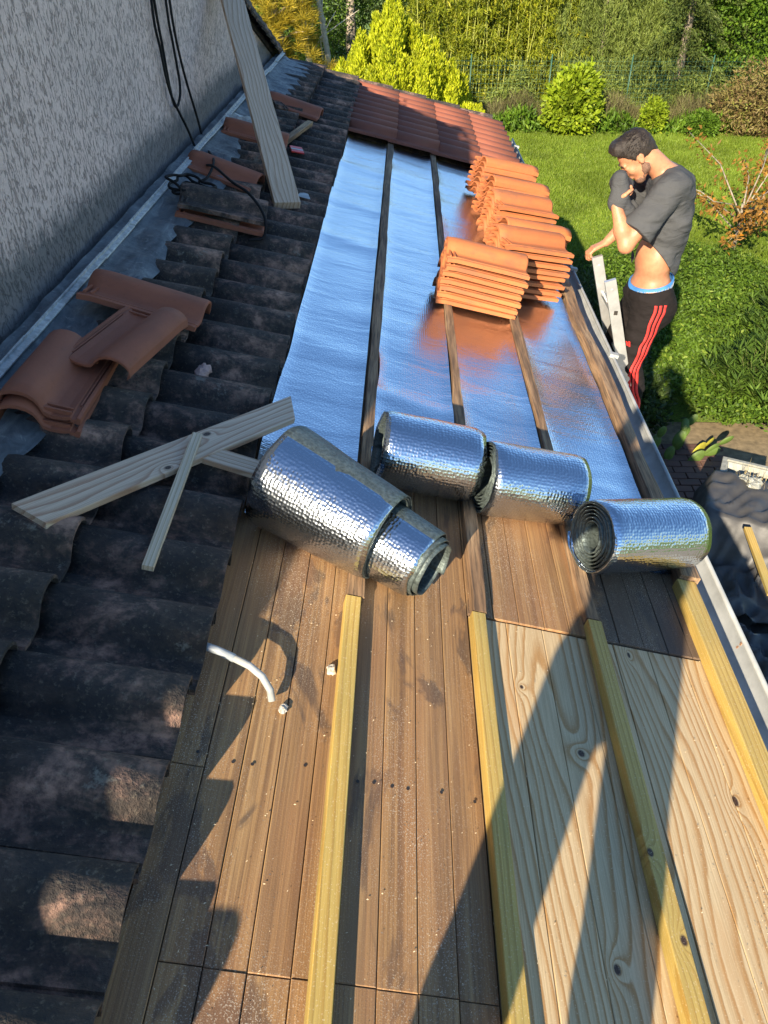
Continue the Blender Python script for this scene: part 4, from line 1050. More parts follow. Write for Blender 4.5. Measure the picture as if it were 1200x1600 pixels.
    for v in me.vertices:
        sx, sz, sy = v.co.x, v.co.y, v.co.z; a = -math.pi/2 + 0.18 + sx/0.146; o = 0.0018+sy
        x = 1.530+(0.128+o)*math.cos(a); y = Yc+(0.160+o)*math.sin(a); v.co = (x-base[0], y-base[1], 2.500+(x-1.53)*0.22-0.011+sz-base[2])
    me.materials.clear(); me.materials.append(M['white']); ob('lettering', me, wb)
    # three red stripes down the outer side of the leg
    zs = np.linspace(2.440, 1.63, 90)
    for q in range(3):
        V = []; F = []
        for i, z in enumerate(zs):
            if z > 2.02: t = (2.44-z)/0.42; cx = 1.555+(1.487-1.555)*t + 0.012*math.sin(t*3.1)
            else: t = (2.02-z)/0.42; cx = 1.487+(1.562-1.487)*t - 0.015*math.sin(t*6.5)
            cx += (q-1)*0.030*(1-0.15*t if z > 2.02 else 0.85-0.2*t)+0.004*math.sin(z*40)
            for e in (-0.0085, 0.0085):
                x = cx+e; ys = np.linspace(4.32, 4.62, 60); vv = Tr.val(np.c_[np.full(60, x), ys, np.full(60, z)]); w_ = np.argmax(vv < 0.0) if (vv < 0).any() else 30
                y = ys[max(w_, 1)] if w_ == 0 else ys[w_-1]+(ys[w_]-ys[w_-1])*vv[w_-1]/(vv[w_-1]-vv[w_]+1e-9)
                V.append((x-base[0], y-0.0025-base[1], z-base[2]))
        for i in range(len(zs)-1): F.append((2*i, 2*i+1, 2*i+3, 2*i+2))
        o = ob('stripe', mesh('stripe', V, F, M['redcloth'], True), Pn); o.modifiers.new('t', 'SOLIDIFY').thickness = 0.002
    # small red emblem of three slanting bars on the front of the thigh
    V = []; F = []
    for q in range(3):
        x0 = 1.405+q*0.010; z0 = 2.155; b = len(V)
        for (dx, dz) in ((0, 0), (0.007, 0), (0.007-0.006, 0.014+0.010*q), (-0.006, 0.014+0.010*q)):
            x = x0+dx; z = z0+dz; ys = np.linspace(4.32, 4.70, 60); vv = Tr.val(np.c_[np.full(60, x), ys, np.full(60, z)]); w_ = int(np.argmax(vv < 0.0)) or 40
            V.append((x-base[0], ys[w_]-0.006-base[1], z-base[2]))
        F.append((b, b+1, b+2, b+3))
    o = ob('emblem', mesh('emblem', V, F, M['redcloth']), Pn); o.modifiers.new('t', 'SOLIDIFY').thickness = 0.002
    # hair: short back and sides, longer quiff
    Hr = Field((1.0, 4.45, 3.05), (1.55, 4.85, 3.52), 0.0055)
    Hr.ell(H(-0.018, 0, 0.038), (0.104, 0.083, 0.098), ax, 0.015); Hr.cap(H(0.045, -0.03, 0.105), H(0.045, 0.03, 0.105), 0.038, 0.038, 0.03); Hr.cap(H(0.080, -0.02, 0.085), H(0.085, 0.02, 0.085), 0.024, 0.024, 0.03); Hr.cap(H(-0.07, 0, -0.02), H(-0.075, 0, -0.045), 0.045, 0.035, 0.03)
    Hr.noise(0.004, (45, 45, 45), 9); Hr.noise(0.003, (120, 120, 60), 3)
    cutn = Fd*0.93 - T*0.62; Hr.half(H(0.052, 0, 0.048), cutn); Hr.half(H(-0.02, 0, -0.052), -T*0.9+Fd*0.1)
    for sg in (1, -1): Hr.ell(H(-0.002, 0.082*sg, -0.014), (0.024, 0.022, 0.034), ax, 0.006, sub=True)
    hr = ob('hair', Hr.mesh('hair', M['hair'], base), Pn)
    # loose locks to break the outline
    V = []; F = []
    for q in range(1100):
        a = rng.normal(size=3); a /= np.linalg.norm(a)
        if a@T < -0.15 or (a@Fd > 0.45 and a@T < 0.35): continue
        p = C + Fd*(-0.018)+T*0.038 + Fd*(a@Fd)*0.106 + S*(a@S)*0.085 + T*(a@T)*0.103; d = a*0.35+Fd*0.75+S*rng.normal()*0.25+T*0.1*rng.normal(); d /= np.linalg.norm(d); L = rng.uniform(0.012, 0.030)*(1.0 if a@T > 0.3 else 0.55)
        s2 = np.cross(d, a); s2 /= np.linalg.norm(s2)+1e-9; b = len(V); V += [tuple(p-s2*0.0022-np.array(base)), tuple(p+s2*0.0022-np.array(base)), tuple(p+a*0.006+d*L-np.array(base))]; F.append((b, b+1, b+2))
    tag(ob('locks', mesh('locks', V, F, M['hair']), hr), kind='stuff')
    Be = Field((1.05, 4.50, 3.0), (1.50, 4.80, 3.30), 0.005)
    Be.cap(H(0.060, -0.018, -0.108), H(0.060, 0.018, -0.108), 0.0245, 0.0245, 0.02); Be.cap(H(0.00, -0.050, -0.070), H(0.050, -0.022, -0.110), 0.0245, 0.0205, 0.02); Be.cap(H(0.00, 0.050, -0.070), H(0.050, 0.022, -0.110), 0.0245, 0.0205, 0.02)
    Be.cap(H(0.004, near*0.054, -0.040), H(0.006, near*0.050, -0.075), 0.011, 0.018, 0.02); Be.cap(H(0.004, -near*0.054, -0.040), H(0.006, -near*0.050, -0.075), 0.011, 0.018, 0.02)
    Be.noise(0.003, (150, 150, 150), 2)
    ob('stubble', Be.mesh('stubble', M['beard'], base), Pn)
    for sg in (1, -1):
        mb = MB(); pts = [H(0.094, 0.014*sg, 0.016), H(0.093, 0.028*sg, 0.021), H(0.084, 0.044*sg, 0.015)]; mb.tube([tuple(p-np.array(base)) for p in pts], [0.003, 0.0045, 0.0025], 6); mb.build('eyebrow', M['hair'], Pn, smooth=True)
        mb = MB(); pts = [H(0.0915, 0.019*sg, -0.010), H(0.0925, 0.030*sg, -0.013), H(0.0865, 0.041*sg, -0.009)]; mb.tube([tuple(p-np.array(base)) for p in pts], 0.0016, 5); mb.build('eyelash', M['hair'], Pn)
    mb = MB(); mb.tube([tuple(H(0.091, s_, -0.072)-np.array(base)) for s_ in (-0.02, 0, 0.02)], [0.003, 0.006, 0.003], 6); mb.build('mouth', M['lip'], Pn, smooth=True)
    for a_ in (La, Ra):
        Fs = Field(np.array(a_)-np.array((0.26, 0.08, 0.14)), np.array(a_)+np.array((0.12, 0.08, 0.08)), 0.0075); aa = np.array(a_)
        Fs.cap(aa+np.array((0.02, 0, -0.04)), aa+np.array((-0.15, 0, -0.062)), 0.048, 0.042, 0.03); Fs.cap(aa+np.array((0.01, 0, 0.0)), aa+np.array((0.01, 0, -0.04)), 0.050, 0.050, 0.03); Fs.half(aa+np.array((0, 0, -0.095)), (0, 0, -1))
        ob('shoe', Fs.mesh('shoe', M['shoe'], base), Pn)
worker()

def photographer():
    """stands on the deck behind the lens; throws the long two-legged shadow"""
    bx, by = -0.06, -0.34; zr = lambda x: CZ-H0-0.25*x
    P = empty('person', Matrix.Translation((bx, by, zr(bx))), 'photographer standing astride on the deck boards, seen by the shadow thrown ahead', 'person')
    base = (bx, by, zr(bx)); sh = 0.0
    lh, lk, la = (bx-0.095, by+0.0, 3.50), (bx-0.135, by+0.05, 3.12), (bx-0.155, by-0.01, zr(bx-0.155)+0.09)
    rh, rk, ra = (bx+0.095, by+0.0, 3.50), (bx+0.150, by+0.05, 3.08), (bx+0.185, by-0.01, zr(bx+0.185)+0.09)
    lo, hi = (-0.62, -0.75, 2.5), (0.50, 0.02, 4.62); 
    ls, le, lw_ = (bx-0.19, by-0.02, 4.02), (bx-0.27, by+0.06, 3.84), (-0.085, -0.105, 4.20)
    rs, re, rw_ = (bx+0.19, by-0.02, 4.02), (bx+0.28, by+0.06, 3.84), (0.075, -0.105, 4.20)
    B = Field(lo, hi, 0.009)
    B.ell((bx, by-0.08, 4.34), (0.078, 0.096, 0.115), k=0.02); B.ell((bx, by-0.035, 4.28), (0.058, 0.062, 0.075), k=0.02); B.cap((bx, by-0.08, 4.06), (bx, by-0.07, 4.27), 0.062, 0.056, 0.03)
    B.cap((bx, by+0.020, 4.32), (bx, by+0.035, 4.285), 0.010, 0.013, 0.012)
    for sg in (1, -1): B.ell((bx+0.08*sg, by-0.075, 4.32), (0.010, 0.018, 0.030), k=0.008)
    def tor(F, o):
        F.ell((bx, by-0.02, 3.54), (0.165+o, 0.115+o, 0.12+o), k=0.05); F.ell((bx, by-0.04, 3.76), (0.150+o, 0.105+o, 0.17+o), k=0.05); F.ell((bx, by-0.05, 3.95), (0.175+o, 0.110+o, 0.14+o), k=0.05); F.cap((bx-0.15, by-0.04, 4.03), (bx+0.15, by-0.04, 4.03), 0.06+o, 0.06+o, 0.05)
    tor(B, 0)
    for s_, e_, w_ in ((ls, le, lw_), (rs, re, rw_)): B.cap(s_, e_, 0.052, 0.042, 0.03); B.cap(e_, w_, 0.042, 0.027, 0.02)
    hand(B, lw_, (0.25, 0.45, 0.85), (0.85, 0.2, -0.3), -1, (0.35, 0.5, 0.4)); hand(B, rw_, (-0.25, 0.45, 0.85), (-0.85, 0.2, -0.3), 1, (0.35, 0.5, 0.4))
    for h_, k_, a_ in ((lh, lk, la), (rh, rk, ra)): B.cap(h_, k_, 0.085, 0.055, 0.04); B.cap(k_, a_, 0.055, 0.038, 0.03)
    ob('body', B.mesh('body', M['skin'], base), P)
    J = Field(lo, hi, 0.010); tor(J, 0.018)
    for s_, e_, w_ in ((ls, le, lw_), (rs, re, rw_)):
        s_, e_, w_ = map(np.array, (s_, e_, w_)); J.cap(s_, e_, 0.068, 0.058, 0.03); J.cap(e_, e_+(w_-e_)*0.8, 0.056, 0.040, 0.03)
    J.half((bx, by, 3.50), (0, 0, -1)); J.noise(0.006, (10, 10, 20), 5); ob('jumper', J.mesh('jumper', M['shirt'], base), P)
    T_ = Field(lo, hi, 0.010); T_.ell((bx, by-0.02, 3.52), (0.180, 0.130, 0.13), k=0.05)
    for h_, k_, a_ in ((lh, lk, la), (rh, rk, ra)): T_.cap(h_, k_, 0.098, 0.078, 0.012); T_.cap(k_, np.array(a_), 0.078, 0.062, 0.02)
    T_.half((bx, by, 3.60), (0, 0, 1)); ob('trousers', T_.mesh('trousers', M['trous'], base), P)
    Hh = Field((bx-.15, by-.25, 4.15), (bx+.15, by+.1, 4.52), 0.009); Hh.ell((bx, by-0.09, 4.355), (0.090, 0.105, 0.115), k=0.02); Hh.noise(0.006, (50, 50, 50), 3); Hh.half((bx, by-0.02, 4.34), (0, 0.85, -0.6)); ob('hair', Hh.mesh('hair', M['hair'], base), P)
    for a_ in (la, ra):
        aa = np.array(a_); Fs = Field(aa-np.array((.08, .13, .13)), aa+np.array((.08, .24, .07)), 0.009); Fs.cap(aa+np.array((0, -0.03, -0.045)), aa+np.array((0, 0.15, -0.055)), 0.050, 0.044, 0.03); Fs.cap(aa, aa+np.array((0, 0, -0.04)), 0.05, 0.05, 0.03); Fs.half(aa+np.array((0, 0, -0.088)), (0, 0, -1)); ob('shoe', Fs.mesh('shoe', M['shoe'], base), P)
    ph = empty('smartphone', cam.matrix_basis @ Matrix.Translation((0, 0.0, 0.02)), 'black smartphone held up in both hands by the photographer', 'phone')
    mb = MB(); mb.box(-0.036, 0.036, -0.135, 0.015, 0, 0.008, bev=0.002); mb.build('case', M['black'], ph)
    mb = MB(); mb.box(-0.033, 0.033, -0.131, 0.011, 0.0081, 0.0086); mb.build('screen', plain('dark glass', (0.01, 0.01, 0.012), 0.1), ph)
photographer()

# ------------------------------------------------------------------ things on the ground beside the eave
def crumple(name, u, v, nx, ny, zf, m, parent=None, mat=None, th=0.003):
    V = []; F = []
    for j in range(ny+1):
        for i in range(nx+1):
            V.append(zf(i/nx, j/ny))
    F = [(j*(nx+1)+i, j*(nx+1)+i+1, (j+1)*(nx+1)+i+1, (j+1)*(nx+1)+i) for j in range(ny) for i in range(nx)]
    o = ob(name, mesh(name, V, F, m, True), parent, mat); s_ = o.modifiers.new('t', 'SOLIDIFY'); s_.thickness = th; return o
def sheet(name, x0, x1, y0, y1, h, seed, m, label, cat, sc=3.0, rot=0.0):
    cx, cy = (x0+x1)/2, (y0+y1)/2
    def zf(a, b):
        x = (x0-cx)+(x1-x0)*a; y = (y0-cy)+(y1-y0)*b; q = [[x*sc+seed, y*sc, seed]]; q2 = [[x*sc*2.7+seed, y*sc*2.1, seed+4]]
        e = min(1, 5*min(a, 1-a, b, 1-b)+0.15)
        r = 1-abs(vnoise(q)[0])*1.6; r2 = 1-abs(vnoise(q2)[0])*1.7
        return (x+0.05*vnoise([[y*3, seed, 1]])[0], y+0.06*vnoise([[x*3, seed, 2]])[0], 0.035+max(0.0, h*e*(0.25+0.6*r+0.22*r2)))
    return tag(crumple(name, 0, 0, 46, 46, zf, m, None, Matrix.Translation((cx, cy, 0)) @ Matrix.Rotation(rot, 4, 'Z')), label, cat)
sheet('plastic_sheet', 2.05, 3.00, 4.10, 5.55, 0.10, 3, M['tarpgrey'], 'flat grey plastic sheet spread on the brick paving next to the gutter', 'sheet', 2.2)
sheet('plastic_sheet', 2.30, 3.35, 3.0, 4.15, 0.22, 17, M['tarp'], 'black crumpled plastic pile on the ground nearest the camera', 'sheet', 5.0)
sheet('plastic_sheet', 2.75, 3.05, 4.35, 4.95, 0.30, 29, M['tarp'], 'small knotted heap of black plastic beside the yellow wood strip', 'sheet', 7.0)

def tub():
    Mx = Matrix.Translation((2.93, 5.30, 0.02)) @ Matrix.Rotation(-0.42, 4, 'Z')
    t = empty('planter_tub', Mx, 'pale rectangular plastic tub with a black sheet draped over its near half', 'tub')
    hx, hy, h, i = 0.22, 0.42, 0.44, 0.035; k = 0.82
    V = [(-hx*k, -hy*k, 0), (hx*k, -hy*k, 0), (hx*k, hy*k, 0), (-hx*k, hy*k, 0), (-hx, -hy, h), (hx, -hy, h), (hx, hy, h), (-hx, hy, h),
         (-hx+i, -hy+i, h), (hx-i, -hy+i, h), (hx-i, hy-i, h), (-hx+i, hy-i, h), (-hx*k+i, -hy*k+i, 0.25), (hx*k-i, -hy*k+i, 0.25), (hx*k-i, hy*k-i, 0.25), (-hx*k+i, hy*k-i, 0.25)]
    F = [(3, 2, 1, 0)]
    for r in range(3):
        for q in range(4): F.append((r*4+q, r*4+(q+1) % 4, (r+1)*4+(q+1) % 4, (r+1)*4+q))
    F.append((12, 13, 14, 15))
    ob('tub_shell', mesh('tub_shell', V, F, M['tub']), t)
    mb = MB(); 
    for (a, b, c, d) in ((-hx-.02, -hx+.02, -hy-.02, hy+.02), (hx-.02, hx+.02, -hy-.02, hy+.02)): mb.box(a, b, c, d, h-0.012, h+0.014, bev=0.004)
    for (a, b, c, d) in ((-hx+.02, hx-.02, -hy-.02, -hy+.02), (-hx+.02, hx-.02, hy-.02, hy+.02)): mb.box(a, b, c, d, h-0.0125, h+0.0135, bev=0.004)
    mb.build('rim', M['tub'], t)
    # bags with dried weeds inside
    b = empty('clear_bag', Mx @ Matrix.Translation((0.02, 0.10, 0.42)), 'clear plastic bag of dry plant clippings sitting in the pale tub', 'bag')
    for q in range(4):
        V = []; F = []; n = 9
        for j in range(n+1):
            for i in range(2*n):
                a = math.pi*j/n; c = math.pi*i/n; d = Vector((math.sin(a)*math.cos(c), math.sin(a)*math.sin(c), math.cos(a))); r = 0.065*(1+0.55*vnoise([[d.x*2.5+q*7, d.y*2.5, d.z*2.5]])[0])
                V.append((d.x*r+0.05*math.cos(q*1.7), d.y*r+0.06*math.sin(q*1.7), d.z*r*0.9+0.02*q))
        for j in range(n):
            for i in range(2*n): F.append((j*2*n+i, (j+1)*2*n+i, (j+1)*2*n+(i+1) % (2*n), j*2*n+(i+1) % (2*n)))
        gm = bpy.data.materials.get('cloudy film')
        if not gm:
            q_ = Mat('cloudy film', 0.25, 0, (0.42, 0.43, 0.38)); q_.b.inputs['Transmission Weight'].default_value = 0.35; q_.bump(q_.noise(q_.obj(), 45, 3, 0.6, 1.0), 1.0, 0.01); gm = q_.m
        ob('film', mesh('film', V, F, gm), b)
    V = []; F = []
    for q in range(60):
        p = Vector((rnd.uniform(-.10, .12), rnd.uniform(-.12, .12), 0.0)); d = Vector((rnd.uniform(-.5, .5), rnd.uniform(-.5, .5), 1)).normalized()*rnd.uniform(.12, .24); s_ = Vector((d.y, -d.x, 0)).normalized()*0.002; bb = len(V)
        V += [tuple(p-s_), tuple(p+s_), tuple(p+d)]; F.append((bb, bb+1, bb+2))
    tag(ob('dry_stalks', mesh('dry_stalks', V, F, plain('straw', (0.45, 0.36, 0.18), 0.9)), b), kind='stuff')
    def zf(a, c):
        x = -0.36+0.72*a; y = -1.25+1.38*c; top = 0.482; hump = max(0, min(1, (y+0.70)/0.22)); side = max(0, min(1, (0.36-abs(x))/0.07))
        z = 0.05+(top-0.05)*(hump**0.8)*(0.35+0.65*side) + 0.05*(1-abs(vnoise([[x*6+y*2, y*3-x*2, 3]])[0])*2)*(1.15-hump) + 0.022*(1-abs(vnoise([[x*11-y*5, y*7, 8]])[0])*2) + 0.12*(1-hump)*(0.5+0.5*vnoise([[x*3+2, y*3, 1]])[0])
        return (x*(1+0.08*(1-side)), y, z)
    tag(crumple('draped_sheet', 0, 0, 34, 52, zf, M['tarpgrey'], None, Mx), 'dark plastic sheet draped over the pale tub and trailing on the ground', 'sheet')
tub()
board('wood_strip', (2.72, 4.72, 0.50), (2.66, 4.02, 0.46), 0.055, 0.030, M['yellow'], 'loose yellowish wood strip propped on black plastic beside the tub', 'wood strip', side=Vector((0, 0, 1)))
board('wood_strip', (3.30, 5.35, 0.05), (3.38, 4.60, 0.05), 0.050, 0.030, M['yellow'], 'loose yellowish wood strip on the paving right of the draped tub', 'wood strip', side=Vector((0, 0, 1)))

# ------------------------------------------------------------------ plants
def leaves(P, D, L, Wd, roll=None, fold=0.25):
    """folded rhombic leaves: position, direction, length, width"""
    n = len(P); D = D/np.linalg.norm(D, axis=1)[:, None]; A = rng.normal(size=(n, 3)) if roll is None else roll
    S = np.cross(D, A); S /= np.linalg.norm(S, axis=1)[:, None]+1e-9; N = np.cross(S, D); L = np.broadcast_to(L, n)[:, None]; Wd = np.broadcast_to(Wd, n)[:, None]
    V = np.stack([P, P+D*L*0.45+S*Wd*0.5+N*Wd*fold, P+D*L, P+D*L*0.45-S*Wd*0.5+N*Wd*fold], 1).reshape(-1, 3)
    b = np.arange(n)[:, None]*4; F = np.concatenate([b+np.array([[0, 1, 2]]), b+np.array([[0, 2, 3]])], 0); return V, F
def shell_pts(blobs, n, inner=0.55, seed=0):
    """points through the outer volume of several ellipsoids"""
    w = np.array([b[3]*b[4]+b[4]*b[5]+b[3]*b[5] for b in blobs], float); w /= w.sum(); ch = rng.choice(len(blobs), n, p=w); B = np.array(blobs)[ch]
    d = rng.normal(size=(n, 3)); d /= np.linalg.norm(d, axis=1)[:, None]; r = inner+(1-inner)*rng.random(n)**0.55; lump = 1+0.34*vnoise(d*2.6+ch[:, None]*3.1, 5)+0.20*vnoise(d*7+ch[:, None], 9)
    return B[:, :3]+d*B[:, 3:6]*(r*lump)[:, None], d
def crown(name, parent, V, F, m): return ob(name, fast_mesh(name, V, F, m), parent)
def trunk(parent, pts, r, m=None, name='trunk'):
    mb = MB(); mb.tube(pts, r, 8); return mb.build(name, m or M['bark'], parent, smooth=True)
def plant(name, x, y, label, cat, group=None, z=0): return empty(name, Matrix.Translation((x, y, z)), label, cat, group)

def bushy(name, x, y, label, cat, blobs, n, L, W_, m, up=0.0, hang=0.0, trunks=(), group=None, inner=0.5, jitter=0.5, tm=None):
    p = plant(name, x, y, label, cat, group); P, d = shell_pts(blobs, n, inner); P[:, 2] = np.maximum(P[:, 2], 0.02)
    D = d*0.6+rng.normal(size=d.shape)*jitter; D[:, 2] += up-hang; V, F = leaves(P, D, L*rng.uniform(0.6, 1.25, n), W_*rng.uniform(0.7, 1.2, n)); crown('crown', p, V, F, m)
    for t in trunks: trunk(p, t[0], t[1], tm)
    return p

# golden thuja made of upright flames
LM = {}
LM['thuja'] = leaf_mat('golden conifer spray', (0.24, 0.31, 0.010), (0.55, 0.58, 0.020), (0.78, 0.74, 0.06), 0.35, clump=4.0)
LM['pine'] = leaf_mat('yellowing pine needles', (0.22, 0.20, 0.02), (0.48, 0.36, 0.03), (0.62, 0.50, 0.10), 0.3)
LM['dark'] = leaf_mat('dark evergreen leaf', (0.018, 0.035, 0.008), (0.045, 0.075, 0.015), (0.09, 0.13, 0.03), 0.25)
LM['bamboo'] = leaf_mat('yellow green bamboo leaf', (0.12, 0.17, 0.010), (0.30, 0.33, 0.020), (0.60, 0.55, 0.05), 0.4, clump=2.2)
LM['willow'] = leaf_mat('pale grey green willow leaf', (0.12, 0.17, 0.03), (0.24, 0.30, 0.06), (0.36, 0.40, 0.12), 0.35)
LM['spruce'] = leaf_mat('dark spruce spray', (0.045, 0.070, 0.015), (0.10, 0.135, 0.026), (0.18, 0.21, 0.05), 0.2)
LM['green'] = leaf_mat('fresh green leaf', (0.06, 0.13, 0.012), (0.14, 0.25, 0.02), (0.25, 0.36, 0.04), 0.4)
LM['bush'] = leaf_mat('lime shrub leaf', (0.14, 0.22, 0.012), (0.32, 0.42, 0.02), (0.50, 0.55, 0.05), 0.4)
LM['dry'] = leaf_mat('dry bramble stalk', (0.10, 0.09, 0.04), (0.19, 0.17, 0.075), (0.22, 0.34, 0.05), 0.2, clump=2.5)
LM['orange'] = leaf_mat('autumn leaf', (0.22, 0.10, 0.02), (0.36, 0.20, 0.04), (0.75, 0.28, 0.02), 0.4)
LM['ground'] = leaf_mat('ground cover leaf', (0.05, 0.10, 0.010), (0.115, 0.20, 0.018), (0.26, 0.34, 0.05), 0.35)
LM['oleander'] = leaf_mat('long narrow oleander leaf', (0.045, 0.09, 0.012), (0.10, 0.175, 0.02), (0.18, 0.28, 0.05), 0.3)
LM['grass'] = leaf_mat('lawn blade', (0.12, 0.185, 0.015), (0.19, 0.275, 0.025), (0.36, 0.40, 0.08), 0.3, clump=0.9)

def thuja():
    cx, cy = -0.30, 19.6; p = plant('golden_thuja', cx, cy, 'golden yellow conifer of upright flame shaped sprays just beyond the roof end', 'tree')
    V_, F_ = [], []; b = 0; trunk(p, [(0, 0, 0), (0, 0, 1.3), (0.02, 0, 2.6)], [0.12, 0.09, 0.03])
    K = 230
    for k in range(K):
        hgt = rnd.random()**1.15; a = rnd.uniform(0, 2*math.pi); R = 2.45*(1-hgt)**0.9+0.05; r = R*rnd.uniform(0.72, 1.0); z0 = 0.05+hgt*2.15
        if k < 12: a, r, z0 = rnd.uniform(0, 6.28), rnd.uniform(0, 0.15), rnd.uniform(1.8, 2.35)
        fh = rnd.uniform(0.45, 0.80); fr = rnd.uniform(0.10, 0.17); n = 330
        t = rng.random(n); an = rng.uniform(0, 2*math.pi, n); rr = fr*np.sin(np.pi*np.clip(t*0.85+0.12, 0, 1))**0.8*rng.uniform(0.6, 1.05, n)
        P = np.c_[r*math.cos(a)+rr*np.cos(an), r*math.sin(a)+rr*np.sin(an), z0-0.1+fh*t]; D = np.c_[np.cos(an)*0.5, np.sin(an)*0.5, np.full(n, 1.3)]+rng.normal(size=(n, 3))*0.3
        V, F = leaves(P, D, rng.uniform(0.05, 0.11, n), rng.uniform(0.022, 0.04, n)); V_.append(V); F_.append(F+b); b += len(V)
    crown('crown', p, np.concatenate(V_), np.concatenate(F_), LM['thuja'])
thuja()

def pine_tree(x, y, label, h, m, seed):
    r_ = random.Random(seed); p = plant('pine_tree', x, y, label, 'tree'); pts = [(0, 0, 0), (0.1, 0, h*0.35), (-0.05, 0.1, h*0.7), (0.05, 0, h)]; trunk(p, pts, [0.13, 0.11, 0.08, 0.03])
    V_, F_ = [], []; b = 0
    for k in range(230):
        z = r_.uniform(0.3, h*0.95); a = r_.uniform(0, 6.28); R = (1.65-0.22*z)*r_.uniform(0.25, 1.0); R = max(R, 0.2); c = np.array((R*math.cos(a), R*math.sin(a), z)); n = 130
        if k < 70:
            q = MB(); q.tube([(0, 0, z-0.25), (c[0]*0.6, c[1]*0.6, z-0.05), tuple(c)], [0.025, 0.016, 0.008], 5); q.build('limb', M['bark'], p)
        d = rng.normal(size=(n, 3)); d[:, 2] = np.abs(d[:, 2])*0.9; d += np.array((c[0], c[1], 0))*0.4; P = c+rng.normal(size=(n, 3))*0.045; V, F = leaves(P, d, rng.uniform(0.16, 0.30, n), 0.012); V_.append(V); F_.append(F+b); b += len(V)
    crown('crown', p, np.concatenate(V_), np.concatenate(F_), m)
pine_tree(-3.1, 21.6, 'yellowing long needled pine at the top left beyond the house corner', 3.6, LM['pine'], 3)
for (bx_, by_, le) in ((-2.55, 22.6, 0.0), (-2.15, 22.9, 0.25)):
    p = plant('bare_tree', bx_, by_, 'slim pale grey trunk ' + ('left' if le == 0 else 'right') + ' of two between the yellow pine and the dark tree', 'tree')
    trunk(p, [(0, 0, 0), (0.05+le*.3, 0, 1.4), (-0.08, 0, 2.8), (0.1, 0, 4.6)], [0.09, 0.075, 0.06, 0.03], M['birch'])
    for q in range(7): trunk(p, [(0.0, 0, 1.3+q*0.4), (rnd.uniform(-.5, .5), rnd.uniform(-.3, .3), 1.8+q*0.4), (rnd.uniform(-1, 1), 0, 2.4+q*0.4)], [0.03, 0.018, 0.006], M['birch'], 'limb')
bushy('dark_evergreen', -1.6, 26.0, 'dense dark evergreen tree behind the golden conifer', 'tree', [(0, 0, 2.2, 2.5, 1.5, 2.4), (-2.6, 0.6, 2.5, 2.4, 1.5, 2.6), (1.8, 1.2, 3.2, 1.8, 1.2, 2.4), (-0.6, 0.5, 4.6, 2.6, 1.4, 2.0)], 42000, 0.085, 0.04, LM['dark'], trunks=(([(0, 0, 0), (0, 0, 3)], [0.2, 0.1]),))
bushy('green_tree', -6.5, 25.0, 'broad green tree behind the yellow pine', 'tree', [(0, 0, 2.5, 2.6, 1.6, 2.8), (2.6, 0.5, 2.0, 2.0, 1.2, 2.2)], 20000, 0.10, 0.05, LM['green'], trunks=(([(0, 0, 0), (0, 0, 3)], [0.2, 0.1]),))

def bamboo(x, y, w, h, n, label, seed, m=None):
    r_ = random.Random(seed); p = plant('bamboo_clump', x, y, label, 'bamboo', 'bamboo clumps behind the fence'); cm = MB(); pts = []; V_, F_ = [], []
    for k in range(int(w*26)):
        bx_, by_ = r_.uniform(-w/2, w/2), r_.uniform(-0.5, 0.5); hh = h*r_.uniform(0.75, 1.05); le = (r_.uniform(-.5, .5), r_.uniform(-.6, .2))
        q = [(bx_+le[0]*t*t, by_+le[1]*t*t, hh*t) for t in (0, .35, .7, 1)]; cm.tube(q, [0.014, 0.012, 0.009, 0.004], 5, False)
        for z in np.arange(0.25, hh, 0.16):
            t = z/hh; pts.append((bx_+le[0]*t*t, by_+le[1]*t*t, z))
    tag(cm.build('canes', plain('bamboo cane', (0.30, 0.32, 0.06), 0.6), p), kind='stuff')
    pts = np.array(pts); ch = rng.integers(0, len(pts), n); tuft = rng.normal(size=(len(pts), 3))*np.array((0.20, 0.20, 0.10)); P = pts[ch]+tuft[ch]*1.0+rng.normal(size=(n, 3))*0.065
    D = rng.normal(size=(n, 3))*0.6; D[:, 2] -= 0.55; D[:, 1] -= 0.3; V, F = leaves(P, D, rng.uniform(0.09, 0.17, n), rng.uniform(0.018, 0.032, n)); crown('foliage', p, V, F, m or LM['bamboo'])
bamboo(1.30, 23.2, 2.2, 4.3, 36000, 'yellow green bamboo clump directly behind the golden conifer right side', 3)
bamboo(3.30, 23.4, 1.8, 4.6, 34000, 'brightest yellow bamboo clump right above the round lime bush', 8)

# willow-like feathery tree: long hanging strands
def strands(name, x, y, label, w, dpt, h, n, m, L, W_, seed, cat='tree', lean=0.0):
    p = plant(name, x, y, label, cat); trunk(p, [(0, 0, 0), (0.1, 0, h*0.4), (0, 0, h*0.85)], [0.16, 0.12, 0.05])
    for q in range(8): a = q*0.8; trunk(p, [(0, 0, h*0.35), (w*0.25*math.cos(a), dpt*0.3*math.sin(a), h*0.7), (w*0.42*math.cos(a), dpt*0.45*math.sin(a), h*0.9)], [0.06, 0.035, 0.015], name='limb')
    k = 420; sx = rng.uniform(-w/2, w/2, k); sy = rng.uniform(-dpt/2, dpt/2, k); top = h*(1-0.35*(sx/(w/2))**2)*rng.uniform(0.35, 1.0, k); ln_ = rng.uniform(0.5, 1.3, k)*h*0.35
    ch = rng.integers(0, k, n); t = rng.random(n); lx = rng.uniform(-0.4, 0.4, k)+lean
    P = np.c_[sx[ch]+lx[ch]*t, sy[ch]-0.3*t, np.maximum(top[ch]-ln_[ch]*t, 0.03)]+rng.normal(size=(n, 3))*0.03; D = rng.normal(size=(n, 3))*0.45; D[:, 2] -= 0.9; D[:, 0] += lx[ch]
    V, F = leaves(P, D, L*rng.uniform(0.7, 1.3, n), W_); crown('crown', p, V, F, m)
